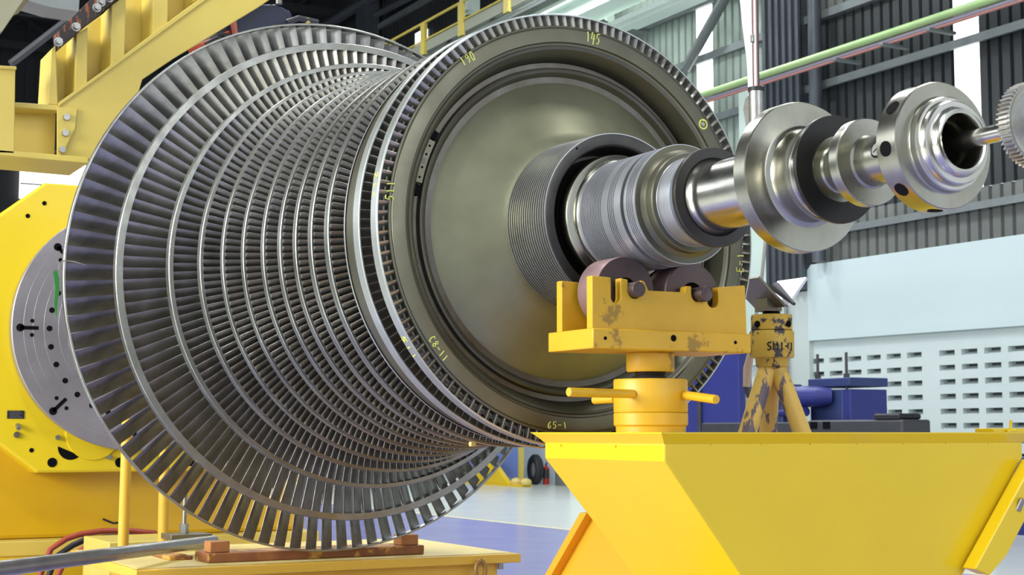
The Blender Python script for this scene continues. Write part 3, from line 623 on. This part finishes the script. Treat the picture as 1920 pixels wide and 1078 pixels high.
# second channel running along the rotor at the left
tag(MB().box(-3.75, -2.93, -.72, -.60, CZ + .004, CZ + .022).build('flat_bar', M['rustbeam'], bevel=.004), 'dark rusty flat bar running back across the cart deck, left of the channel', 'steel bar')
pp = Vector((4.6229, -2.8952, 1.45))
tag(MB().tube([(-.95, -2.12, .955), (-3.459, -.328, .866)], .031, 32, cap=False).tube([(-3.455, -.331, .866), (-3.40, -.37, .868)], .024, 24).build('steel_pipe', M['pipe'], bevel=0), 'long grey galvanised steel pipe slanting across the bottom left corner', 'pipe')
# threaded rod
rd = thing('threaded_rod', 'short upright bright threaded rod with nuts behind the end of the grey pipe', 'threaded rod', (-3.6, -.4, CZ))
P = at(rd); q = [(-3.6, -0.4468, 1.0608), (-3.6, -0.4473, 0.9453), (-3.6, -0.4494, 0.9021), (-3.6, -0.4523, 0.7584)]
P(MB().tube([q[2], (q[0][0], q[0][1], q[0][2] + .1)], .012, 12).build('rod', M['zinc']))
P(MB().tube([(q[2][0], q[2][1], q[1][2] + .01), (q[2][0], q[2][1], q[2][2])], .026, 6).build('nut', M['zinc'], smooth=False))
P(MB().box(q[2][0] - .1, q[2][0] + .1, q[2][1] - .10, q[2][1] + .13, q[2][2] - .03, q[2][2]).build('washer_plate', M['vhead'], bevel=.003))
P(MB().tube([(q[2][0], q[2][1], CZ + .003), (q[2][0], q[2][1], q[2][2] - .02)], .03, 16).build('rod_foot', M['ycart']))
# yellow posts
for (x0, y0), (x1, y1), lab in (((237, 860), (228, 1016), 0), ((307, 920), (307, 1012), 0)): pass
for q, lab in (([(-4.0, -0.6704, 1.2792), (-4.0, -0.6864, 0.8273)], 'upright yellow steel post at left, the one farther from the big wheel'), ([(-4.0, -0.453, 1.1049), (-4.0, -0.4502, 0.8372)], 'upright yellow steel post just behind the lower rim of the big wheel')):
    tag(MB().tube([(q[0][0], q[0][1], q[0][2] + .25), (q[1][0], q[1][1], 0.0)], .030, 20).build('steel_post', M['ycart'], bevel=0), lab, 'post')
# support box for hoses
tag(MB().box(-5.2, -4.55, -.62, .05, 0, .80).build('steel_box', M['ygantry'], bevel=.006), 'pale yellow steel box between the two posts and the headstock', 'box')
q = [(-5.6, -0.7381, 0.714), (-5.6, -0.6376, 0.7795), (-5.6, -0.5522, 0.8045), (-5.6, -0.4133, 0.8212), (-5.6, -0.2365, 0.8195), (-5.6, -0.0563, 0.7964), (-5.6, 0.0904, 0.7634), (-5.6, 0.2764, 0.7215)]
for dy, m, lab in ((0, 'hose', 'red hose arching over the pale yellow steel box, top of the bundle'), (.035, 'hosek', 'black hose in the middle of the hose bundle'), (.07, 'hose', 'darker red hose lowest in the hose bundle')):
    b = MB(); b.tube([(p[0] + dy * 1.6, p[1] + dy * (.9 if i < 3 else .2), max(.03, p[2] - dy * 1.1 - .02) if 0 < i < 7 else (.03 if i == 0 else p[2] - dy * 1.1 - .1)) for i, p in enumerate([(-5.6, q[0][1] - .25, .03)] + q)], .02, 12); tag(b.build('hose', M[m]), lab, 'hose', 'hoses by the headstock')
# green tape and wire on the rim
q = [(-2.63, -1.3885, 2.2019), (-2.63, -1.3716, 2.2103), (-2.63, -1.3608, 2.1756), (-2.63, -1.3566, 2.1129), (-2.63, -1.3629, 2.0749), (-2.63, -1.3676, 1.9795), (-2.63, -1.3793, 2.0492), (-2.63, -1.3765, 2.1246)]
tag(MB().prism([(p[1], p[2]) for p in q], 'x', -2.640, -2.634).build('green_tape', M['green'], smooth=False), 'strip of green tape hanging from the left rim of the biggest wheel', 'tape')
tag(MB().tube([(-2.6, -1.3706, 2.21), (-2.6, -1.3666, 2.2429), (-2.6, -1.3522, 2.2537), (-2.6, -1.2979, 2.2491), (-2.6, -1.248, 2.2366)], .0025, 6).build('tie_wire', M['zinc']), 'thin wire tying the green tape to the big wheel rim', 'wire')
tag(MB().tube([(-2.0, -0.0836, 1.2712), (-2.0, -0.0513, 1.2882), (-2.0, -0.0162, 1.3052)], .0028, 6).build('loose_wire', M['zinc']), 'thin pale wire caught in the lower blades of the middle wheels', 'wire')
tag(MB().box(*(-0.56, -0.54, -0.2561, -0.2321, 1.3976, 1.4156)).build('tape_knot', M['ycartlight'], bevel=.003), 'tiny pale knot of tape at the bottom of the middle shroud rings', 'tape')
# ---------------- headstock of the turning machine
hs = thing('machine_headstock', 'yellow machine headstock with a round grey steel faceplate at far left', 'headstock', (-7.3, 0, 0))
P = at(hs); HX = -6.5
oc = [(-.80, 3.245), (-1.30, 2.90), (-1.30, 1.50), (-.66, 1.165), (.66, 1.165), (1.30, 1.50), (1.30, 2.90), (.80, 3.245)]
oc = [(-.66, 3.245), (-1.28, 2.745), (-1.28, 1.640), (-.66, 1.165), (.66, 1.165), (1.28, 1.640), (1.28, 2.745), (.66, 3.245)]
P(MB().prism(oc, 'x', -6.95, HX).build('front_housing', M['yhead'], smooth=False, bevel=.02))
P(MB().box(-8.6, -6.72, -1.45, 1.45, .69, 2.9).build('body', M['ybody'], smooth=False, bevel=.03))
P(MB().box(-8.8, -6.3, -1.6, 1.6, 0, .58).build('bed', M['ybody'], smooth=False, bevel=.02))
P(MB().box(-8.7, -6.55, -1.5, 1.5, .58, .69).build('bed_ledge', M['ygantry'], smooth=False, bevel=.01))
fp = P(MB().lathe([(-6.5, 0), (-6.5, .86), (-6.49, .88), (-6.385, .885), (-6.38, .88), (-6.38, 0)], c=RC, n=128).build('faceplate', M['plate'], bevel=.0))
b = MB()
for R in (.80, .735, .66, .56, .50, .45): b.lathe([(-6.3805, R), (-6.3792, R + .002), (-6.3792, R + .003), (-6.3805, R + .005)], c=RC, n=128)
P(b.build('turned_lines', M['plate']))
def fdisc(y, z, r, name='plate_hole', x=-6.38): P(MB().tube([(x - .002, y, z), (x + .002, y, z)], r, 24).build(name, M['hole'], smooth=False))
for a in range(0, 360, 12):
    if a % 72 == 0 and False: continue
    fdisc(.625 * math.sin(rad(-90.0 + a)), AZ - .02 + .625 * math.cos(rad(-90.0 + a)), .020)
for a in range(8):
    A = rad(-90 + 45 * a + .0); u = (math.sin(A), math.cos(A)); v = (-u[1], u[0])
    q = [(u[0] * R + v[0] * s_, AZ - .02 + u[1] * R + v[1] * s_) for R, s_ in ((.825, -.013), (.825, .013), (.70, .013), (.70, -.013))]
    P(MB().prism(q, 'x', -6.382, -6.378).build('t_slot', M['hole'], smooth=False)); fdisc(u[0] * .825, AZ - .02 + u[1] * .825, .028, 'slot_eye')
    for s_ in (-.05, .05): fdisc(u[0] * .745 + v[0] * s_, AZ - .02 + u[1] * .745 + v[1] * s_, .014)
for (y, z, r) in ((-.662, 3.093, .016), (-.775, 2.993, .016), (-.700, 1.326, .016), (-.554, 1.238, .034), (-.072, 1.234, .036), (.45, 1.235, .034)): fdisc(y, z, r, 'housing_hole', HX + .001)
b = MB(); y, z = (-.428, 1.345)
b.prism([(y + .09 * math.cos(rad(a)) , z + .09 * math.sin(rad(a))) for a in range(175, 330, 12)], 'x', HX, HX + .002); P(b.build('crescent_opening', M['hole'], smooth=False))
b = MB(); cyc, czc = (-.27, 1.45); b.lathe([(HX, .0), (HX, .20), (HX + .012, .195), (HX + .012, .0)], c=(cyc, czc), n=64); P(b.build('round_cover', M['yhead'])) 
for (y, z) in ((-.525, 1.416), (-.158, 1.273)): P(MB().tube([(HX, y, z), (HX + .03, y, z)], .018, 6).build('cover_bolt', M['zinc'], smooth=False))
P(MB().tube([(HX, -.802, 1.50), (HX + .02, -.802, 1.50), (HX + .05, -.80, 1.48)], .016, 12).build('grease_fitting', M['zinc']))
P(MB().tube([(HX - .01, -.806, 1.435), (HX + .02, -.806, 1.435)], .022, 12).build('drain_plug', M['vhead']))
np_ = P(MB().box(HX, HX + .006, -.875, -.757, 1.548, 1.605).build('nameplate', M['black'], bevel=.002))
b = MB()
for i in range(5): b.box(HX + .006, HX + .0068, -.862 + .004 * (i % 2), -.772 - .01 * (i % 3), 1.556 + i * .0095, 1.5585 + i * .0095)
P(b.build('nameplate_lines', M['pipe'], smooth=False))
P(MB().tube([(-6.66, -0.146, 0.8213), (-6.66, -0.0989, 0.8007), (-6.66, -0.0674, 0.7882), (-6.66, -0.0324, 0.7911), (-6.66, 0.0067, 0.7939)], .008, 6).build('wire_tie', M['black']))
# ---------------- yellow gantry behind the wheel, upper left
ga = thing('steel_gantry', 'pale yellow welded steel gantry with stiffener plates at upper left', 'gantry', (-4.7, 0, 0))
P = at(ga); GX = -4.5
def gp(pts, x0, x1, name, m='ygantry', bev=.004): return P(MB().prism(pts, 'x', x0, x1).build(name, M[m], smooth=False, bevel=bev))
gp([(-0.997, 3.3967), (-0.7434, 3.6135), (-0.1112, 4.1778), (0.7194, 4.9202), (1.1809, 4.925), (0.2324, 4.156), (-0.3101, 3.7575), (-0.4995, 3.6049), (-0.5146, 3.5467), (-0.6064, 3.2926), (-0.831, 3.06), (-0.9942, 3.0717), (-1.0015, 3.3349)], GX - .03, GX, 'lower_web')
gp([(-0.9974, 3.4096), (-0.7438, 3.6267), (-0.1116, 4.1983), (-0.0904, 4.1738), (-0.7431, 3.6004), (-0.9967, 3.3838)], GX - .55, GX + .012, 'sloping_flange')
gp([(-1.0438, 3.7347), (-0.8533, 3.9059), (-0.6805, 4.0649), (-0.1732, 4.5262), (1.0202, 5.4143), (0.7194, 4.9202), (-0.1113, 4.1846), (-0.7434, 3.6135), (-0.997, 3.3967), (-1.053, 3.3973)], GX - .34, GX - .30, 'upper_web')
for pl, nm in (([(-1.0438, 3.7347), (-1.0195, 3.7572), (-0.997, 3.3967), (-1.053, 3.3973)], 0), ([(-0.8993, 3.8442), (-0.8338, 3.892), (-0.8279, 3.545), (-0.9022, 3.4846)], 0), ([(-0.6931, 4.0498), (-0.6071, 4.1285), (-0.6075, 3.7385), (-0.69, 3.6659)], 0), ([(-0.438, 4.2469), (-0.346, 4.3284), (-0.3449, 3.9725), (-0.4366, 3.8899)], 0), ([(-0.1663, 4.5272), (-0.0712, 4.6116), (-0.0777, 4.2306), (-0.1657, 4.1565)], 0)):
    gp(pl, GX - .30, GX - .02, 'stiffener')
gp([(-1.3333, 3.3806), (-0.9907, 3.3941), (-0.9898, 3.3619), (-1.5108, 3.343), (-1.5118, 3.3743)], GX - .42, GX + .0, 'cross_beam_top_flange')
gp([(-1.5108, 3.343), (-0.9776, 3.3729), (-0.9756, 3.0733), (-1.502, 3.0712)], GX - .2, GX - .17, 'cross_beam_web')
gp([(-1.5023, 3.0806), (-0.8315, 3.0794), (-0.8306, 3.0439), (-1.5013, 3.0494)], GX - .42, GX + .08, 'cross_beam_bottom_flange')
gp([(-1.4287, 3.5572), (-1.2665, 3.5664), (-1.2574, 3.0646), (-1.4129, 3.0572)], GX + .02, GX + .08, 'end_post')
gp([(-1.429, 3.5667), (-1.2637, 3.5763), (-1.2632, 3.5572), (-1.4284, 3.5477)], GX - .1, GX + .10, 'end_post_cap')
gp([(-1.0091, 3.3768), (-0.8904, 3.3794), (-0.8998, 3.2588), (-0.9644, 3.108), (-1.0004, 3.0664)], GX + .002, GX + .02, 'gusset_plate')
for (y, z) in [(-0.9568, 3.3191), (-0.9604, 3.2222), (-0.9762, 3.1213)]: P(MB().tube([(GX + .02, y, z), (GX + .045, y, z)], .021, 6).build('gantry_bolt', M['zinc'], smooth=False))
gp([(-1.0215, 3.8285), (-0.8873, 3.9902), (-0.7631, 4.1331), (-0.6012, 4.1561), (-0.6807, 4.0715), (-0.8374, 3.908), (-1.0124, 3.7255)], GX - .10, GX + .04, 'rusty_joint_plate', 'rust')
for (y, z) in [(-1.018, 3.7654), (-0.9175, 3.8692), (-0.7974, 4.0032), (-0.7728, 4.0395), (-0.7254, 4.0725)]:
    P(MB().tube([(GX + .04, y, z), (GX + .08, y, z)], .020, 6).build('joint_bolt', M['zinc'], smooth=False)); P(MB().tube([(GX + .04, y, z), (GX + .046, y, z)], .027, 20).build('joint_washer', M['zinc']))
ob = thing('overhead_beam', 'grey-beige overhead beam end at the very top left corner', 'beam', (-4.0, -1.4365, 3.8461))
P = at(ob); P(MB().prism([(-1.6244, 3.9135), (-1.278, 3.8669), (-1.3259, 3.836), (-1.4367, 3.6407), (-1.6142, 3.6002)], 'x', -4.3, -3.9).build('beam_end', mat('beige_beam_paint', (.34, .33, .22), .6, 0, (.27, .25, .15), 5, .9), smooth=False, bevel=.005))
P(MB().prism([(-0.867, 4.6005), (-0.4505, 4.6751), (-0.4544, 4.5301), (-0.6578, 4.5345), (-0.836, 4.5654)], 'x', -6.8, -6.5).build('beam_bracket', M['purlin'], smooth=False, bevel=.004))
tag(MB().tube([(-9.0, 0.0895, 5.2218), (-9.0, -0.4832, 4.6748)], .035, 8).build('roof_brace', M['dgrey']), 'dark diagonal brace in the gloomy gap left of the gantry', 'brace')
# navy hoist box with red hook behind the gantry
nb = thing('hoist_unit', 'dark navy hoist box with a sling and orange hook behind the gantry', 'hoist', (-5.0, 0.3898, 4.2437))
P = at(nb); P(MB().prism([(0.0786, 4.0937), (0.2037, 4.2552), (0.2398, 4.3039), (0.5393, 4.345), (0.6393, 4.3067), (0.6962, 4.0986), (0.0989, 3.988)], 'x', -5.5, -5.0).build('hoist_body', M['navy'], smooth=False, bevel=.01))
P(MB().tube([(-5.0, 0.5507, 4.3466), (-5.0, 0.5495, 4.428)], .022, 14).build('hoist_pin', M['zinc']))
P(MB().tube([(-4.9, 0.5734, 4.1996), (-4.9, 0.6565, 4.24), (-4.9, 0.7949, 4.2288)], .02, 8).build('hoist_rail', M['dgrey']))
P(MB().tube([(-4.9, 0.7138, 4.2476), (-4.9, 0.7258, 4.2123)], .018, 8).build('hoist_lever', M['ycartlight']))
for q in ([(-4.95, 0.0536, 4.0142), (-4.95, 0.136, 4.0677), (-4.95, 0.2277, 4.0576)], [(-4.9, 0.0173, 3.9696), (-4.9, 0.0955, 4.0222), (-4.9, 0.1827, 4.0117)]):
    P(MB().tube(q, .024, 10).build('sling_coil', M['hosek']))
P(MB().tube([(-4.95, 0.2146, 4.1718), (-4.95, 0.2309, 4.0798)], [.022, .020], 14).build('sling_sleeve', M['salmon']))
P(MB().tube([(-4.9, -0.0886, 3.9141), (-4.9, -0.0254, 3.9573), (-5.0, 0.2064, 4.1101)], [.02, .022, .012], 12).build('orange_hook', M['orange']))
# ---------------- telescopic pole and white duct behind the shaft
po = thing('lifting_cylinder', 'hanging steel cylinder with a brown piston rod behind the thrust collar', 'cylinder', (-1.7, 2.0, 2.72))
P = at(po); a = (-1.6659, 2.0, 3.2354)
P(MB().tube([(a[0], a[1], 2.72), (a[0], a[1], a[2])], .040, 32).build('cylinder_barrel', M['zinc']))
P(MB().tube([(a[0], a[1], a[2]), (a[0], a[1], a[2] + .022)], .043, 32).build('barrel_cap', M['black']))
P(MB().tube([(a[0] - .0, a[1], a[2]), (a[0], a[1], 19)], .0175, 24).build('piston_rod', M['rodred']))
P(MB().tube([(a[0] + .018, a[1] - .016, a[2]), (a[0] + .018, a[1] - .016, 6)], .005, 8).build('guide_rail', M['white']))
P(MB().box(a[0] + .0, a[0] + .02, a[1] - .035, a[1] - .015, a[2] + .26, a[2] + .30).build('rod_clip', M['zinc'], bevel=.002))
P(MB().prism([(-1.7487, 3.2144), (-1.7117, 3.2273), (-1.7163, 3.0364), (-1.7433, 3.0555), (-1.7685, 3.1606)], 'y', 1.99, 2.01).build('barrel_lug', M['zinc'], bevel=.002))
q = [(-2.5164, 2.6, 4.4226), (-2.5087, 2.6, 4.0922), (-2.4884, 2.6, 3.8591), (-2.4674, 2.6, 3.66), (-2.4619, 2.6, 3.4656), (-2.4709, 2.6, 3.3069), (-2.4873, 2.6, 3.0538)]
b = MB(); b.tube([(q[0][0], q[0][1], 18.9), q[0], q[1], q[2], q[3], q[4], q[5], q[6]], [.052, .052, .050, .044, .036, .032, .031, .03], 24); tag(b.build('air_duct', M['white']), 'white tapering duct hanging behind the brown piston rod', 'duct')
q = [(-3.2324, 3.3, 2.879), (-3.2583, 3.3, 2.7411), (-3.3106, 3.3, 2.4471), (-3.4224, 3.3, 2.0497), (-3.4853, 3.3, 1.823)]; q = q + [(q[-1][0], q[-1][1], 0)]
tag(MB().tube(q, .012, 10).build('guide_wire', M['zinc']), 'thin bright steel rod slanting down behind the V-head stand', 'rod')
q = [(-2.3299, 2.45, 1.9072), (-2.3618, 2.45, 1.8171), (-2.3742, 2.45, 1.711), (-2.3559, 2.45, 1.6498)]
gn = thing('hand_lever', 'beige and steel hand lever hanging behind the V-head stand', 'lever', q[3]); P = at(gn)
P(MB().tube(q[:3], [.018, .026, .022], 12).build('lever_grip', mat('beige_grip', (.55, .42, .30), .6))); P(MB().tube([q[2], q[3]], [.02, .012], 12).build('lever_tip', M['dgrey']))
# ---------------- background along the side wall
sb = thing('blank_signboard', 'large blank pale blue board along the block wall at right', 'board', (-15, 18.9, 3.3))
P = at(sb)
P(MB().prism([(-21.63, 3.46), (-21.63, 5.02), (-21.5, 5.14), (-8, 5.1), (-8, 3.37)], 'y', 18.86, 18.94).build('board', M['panelw'], smooth=False, bevel=.01))
b = MB(); b.box(-21.6, -8, 18.94, 19.0, 3.5, 3.56); b.box(-21.6, -8, 18.94, 19.0, 4.9, 4.96); P(b.build('mounting_rails', M['purlin'], smooth=False))
for y, r, m, zz, lab in ((15.0, .07, 'greenpipe', 8.26, 'long green overhead service pipe running along the side wall'), (15.05, .05, 'greypipe', 8.15, 'grey overhead pipe just under the green service pipe'), (15.0, .022, 'redpipe', 8.085, 'thin dull red overhead pipe lowest of the three service pipes')):
    tag(MB().tube([(-40, y, zz), (3, y, zz)], r, 16).build('service_pipe', M[m]), lab, 'pipe', 'overhead service pipes')
for x in [-14.62, -13.52, -15.82]:
    tag(MB().box(x - .05, x + .05, 14.75, 15.35, 8.0, 8.055).build('pipe_hanger', M['girderdark'], bevel=.01), 'dark bracket plate under the overhead service pipes', 'bracket', 'brackets under the overhead service pipes')
ra = thing('walkway_railing', 'yellow railing along the high walkway above the wheels', 'railing', (-38, 16.5, 13.2))
P = at(ra); zr = 13.9
P(MB().tube([(-41.5, 16.5, zr), (-25, 16.5, zr)], .045, 8).build('handrail', M['yrail'])); P(MB().tube([(-41.5, 16.5, zr - .55), (-25, 16.5, zr - .55)], .03, 8).build('mid_rail', M['yrail']))
for x in (-38.9, -36.55, -34.0, -31.2, -28.4): P(MB().box(x - .14, x + .14, 16.45, 16.55, 12.9, zr).build('railing_post', M['yrail'], smooth=False))
P(MB().box(-41.5, -25, 16.53, 16.56, 13.0, 13.33).build('mesh_panel', mat('pale_mesh_panel', (.30, .32, .24), .6), smooth=False))
tag(MB().box(-41, -25, 16.6, 17.2, 12.75, 12.85).build('walkway', M['girderdark'], bevel=.01), 'narrow grey high walkway behind the yellow railing', 'walkway')
# blue panel, blue pump machine, slab
tag(MB().box(-19.9, -17.73, 14.0, 14.3, 0, 2.92).build('blue_cabinet', M['blue'], bevel=.01), 'plain royal blue cabinet panel behind the screw jack', 'cabinet')
tag(MB().box(-18.95, -18.86, 13.94, 13.99, 0, 2.9).build('conduit', M['dgrey'], bevel=.01), 'dark vertical conduit on the royal blue cabinet', 'conduit')
bp = thing('hydraulic_press', 'dark blue machine with a thick curved pipe and two upright studs', 'machine', (-12.9, 12.2, 0)); P = at(bp)
P(MB().box(-13.33, -12.60, 12.0, 12.7, 0, 2.08).build('press_body', M['bluem'], bevel=.02)); P(MB().box(-12.60, -12.43, 12.0, 12.7, 0, 2.08).build('press_side', M['blue'], bevel=.01))
P(MB().box(-13.35, -12.42, 11.98, 12.72, 2.12, 2.25).build('press_crosshead', M['bluem'], bevel=.015))
for x in (-13.2, -12.56):
    P(MB().tube([(x, 12.05, 2.05), (x, 12.05, 2.62)], .022, 10).build('stud', M['dgrey'])); P(MB().tube([(x, 12.05, 2.25), (x, 12.05, 2.31)], .045, 6).build('stud_nut', M['dgrey']))
P(MB().tube([(-13.75, 11.8, 2.0), (-13.2, 11.8, 1.98), (-12.95, 11.85, 1.98), (-12.85, 12.0, 1.98)], [.15, .16, .15, .12], 24).build('press_pipe', M['blue']))
P(MB().tube([(-13.72, 11.75, 1.74), (-13.12, 11.75, 1.76)], .07, 20).build('lower_pipe', M['blue']))
for x in (-13.5, -13.3): P(MB().lathe([(-.02, .165), (.02, .165), (.02, .15), (-.02, .15)], 'x', (11.8, 1.98), 24, closed=True).build('pipe_clamp', M['bluem'])).location.x += x
P(MB().box(-13.95, -13.62, 11.7, 12.1, 0, 2.18).build('valve_block', M['bluem'], bevel=.02))
sb = thing('dark_machine_bed', 'dark grey machine bed with square ports beyond the yellow pedestal', 'machine bed', (-11.3, 11.2, 0)); P = at(sb)
P(MB().box(-12.2, -10.30, 11.0, 11.5, 0, 1.62).build('bed', M['dgrey'], bevel=.03)); P(MB().box(-10.85, -10.36, 11.0, 11.4, 1.62, 1.70).build('bed_hump', M['black'], bevel=.03))
for x in (-12.12, -11.85): P(MB().box(x, x + .14, 10.985, 11.0, 1.5, 1.6).build('port', M['hole'], bevel=.004))
tag(MB().box(-15.0, -12.25, 11.2, 11.6, 0, 1.6).build('low_machine_bed', M['dgrey'], bevel=.02), 'low dark grey machine bed in front of the royal blue cabinet', 'machine bed')
tag(MB().box(-11.6, -10.9, 13.9, 14.8, 0, 1.1).build('blue_crate', M['blue'], bevel=.01), 'dark blue crate on the floor at the far right edge', 'crate')
# far floor items below the wheel
bb = thing('blue_board', 'light blue board with a yellow post by the far wall', 'board', (-33.5, 17.5, 0)); P = at(bb)
q = [(-33.6396, 17.6, 0.2608), (-32.513, 17.6, 0.2879), (-32.179, 17.6, 0.296)]
P(MB().box(q[0][0] - 2.5, q[1][0], 17.6, 17.7, .2, 2.2).build('board', mat('light_blue_paint', (.16, .24, .62), .5), smooth=False)); P(MB().box(q[1][0] + .02, q[1][0] + .16, 17.55, 17.65, 0, 2.2).build('post', M['yrail'], smooth=False))
q = [(-33.2446, 17.0, 0.086), (-31.9967, 17.0, 0.1209), (-31.7848, 17.0, 0.1268), (-31.2487, 17.0, 0.1418)]
yb_ = thing('yellow_bracket', 'yellow welded bracket foot on the far floor beside the light blue board', 'bracket', (q[0][0], 17, 0)); P = at(yb_)
P(MB().prism([(q[0][0] - 1.0, .06), (q[1][0], .06), (q[0][0] + .4, .62), (q[0][0], .72), (q[0][0] - .5, .6)], 'y', 16.95, 17.1).build('bracket_plate', M['ytrestle'], smooth=False, bevel=.01)); P(MB().box(q[0][0] - 1.2, q[3][0], 16.9, 17.3, 0, .06).build('bracket_base', M['ytrestle'], smooth=False))
for i in (2, 3): P(MB().lathe([(.06, 0), (.06, .14), (.13, .16), (.2, .12), (.24, 0)], 'z', (q[i][0], 17.1), 20).build('round_cap', M['ycartlight']))
q = (-32.8558, 18.2, 0.3908); ty = thing('tyre', 'grey tyre leaning against the far white wall', 'tyre', q); P = at(ty)
o = P(MB().lathe([(-.10, .22), (-.12, .36), (-.06, .42), (.06, .42), (.12, .36), (.10, .22)], 'x', (0, 0), 36, closed=True).build('tyre_tread', M['rubber']))
o2 = P(MB().lathe([(-.09, 0), (-.05, .24), (.05, .24), (.09, 0)], 'x', (0, 0), 30).build('wheel_rim', mat('dull_rim_grey', (.36, .36, .33), .5, .3)))
for o_ in (o, o2):
    for v in o_.data.vertices: v.co = (q[0] + v.co.y * .75, 18.3 - v.co.x, .42 + v.co.z)
    o_.data.flip_normals()
q = (-32.7705, 18.6, 0.2686); fe = thing('fire_extinguisher', 'red fire extinguisher standing by the far white wall', 'fire extinguisher', (q[0], 18.6, 0)); P = at(fe)
P(MB().lathe([(0, 0), (0, .09), (.3, .09), (.45, .09), (.5, .04), (.55, .03)], 'z', (q[0], 18.6), 20, cap=True).build('cylinder', M['red'])); P(MB().lathe([(.16, .0925), (.42, .0925)], 'z', (q[0], 18.6), 20).build('label_band', M['dgrey']))
P(MB().tube([(q[0], 18.6, .55), (q[0] + .1, 18.55, .6)], .025, 8).build('valve', M['black']))
q = (-31.9454, 18.5, 0.2898); tag(MB().box(q[0], q[0] + 1.2, 18.4, 18.8, 0, .75).build('grey_cabinet', M['purlin'], bevel=.01), 'low light grey cabinet beside the fire extinguisher', 'cabinet')

# ---------------- small pieces ride on the part that carries them
SUBS = {'plate_hole': 'faceplate', 't_slot': 'faceplate', 'slot_eye': 'faceplate', 'turned_lines': 'faceplate', 'housing_hole': 'front_housing', 'crescent_opening': 'front_housing', 'cover_bolt': 'round_cover',
        'drain_plug': 'front_housing', 'grease_fitting': 'front_housing', 'nameplate_lines': 'nameplate', 'flange_hole': 'coupling_flange', 'stud_nut': 'stud', 'weight_screw': 'balance_weight', 'weight_stamp': 'balance_weight',
        'screw_slot': 'neck_screw', 'screw_recess': 'neck_shaft', 'balance_plug': 'balance_plug_ring', 'joint_bolt': 'rusty_joint_plate', 'joint_washer': 'rusty_joint_plate', 'gantry_bolt': 'gusset_plate', 'label_band': 'cylinder',
        'tommy_bar_hole': 'top_collar', 'stencil_letters': 'jack_collar', 'bolt_hole': 'base_block', 'rod_clip': 'piston_rod', 'port': 'bed', 'barrel_lug': 'cylinder_barrel', 'wheel_fork': 'fork_plate', 'strut_bolt': 'end_strut'}
for o in list(COL.objects):
    base = o.name.split('.')[0]
    if base in SUBS and o.parent and o.parent.type == 'EMPTY':
        cand = [c for c in o.parent.children if c.name.split('.')[0] == SUBS[base]]
        if cand:
            if len(cand) > 1:
                oc_ = sum((Vector(v) for v in o.bound_box), Vector()) / 8
                cand.sort(key=lambda c: (sum((Vector(v) for v in c.bound_box), Vector()) / 8 - oc_).length)
            o.parent = cand[0]; o.matrix_parent_inverse = Matrix.Identity(4)
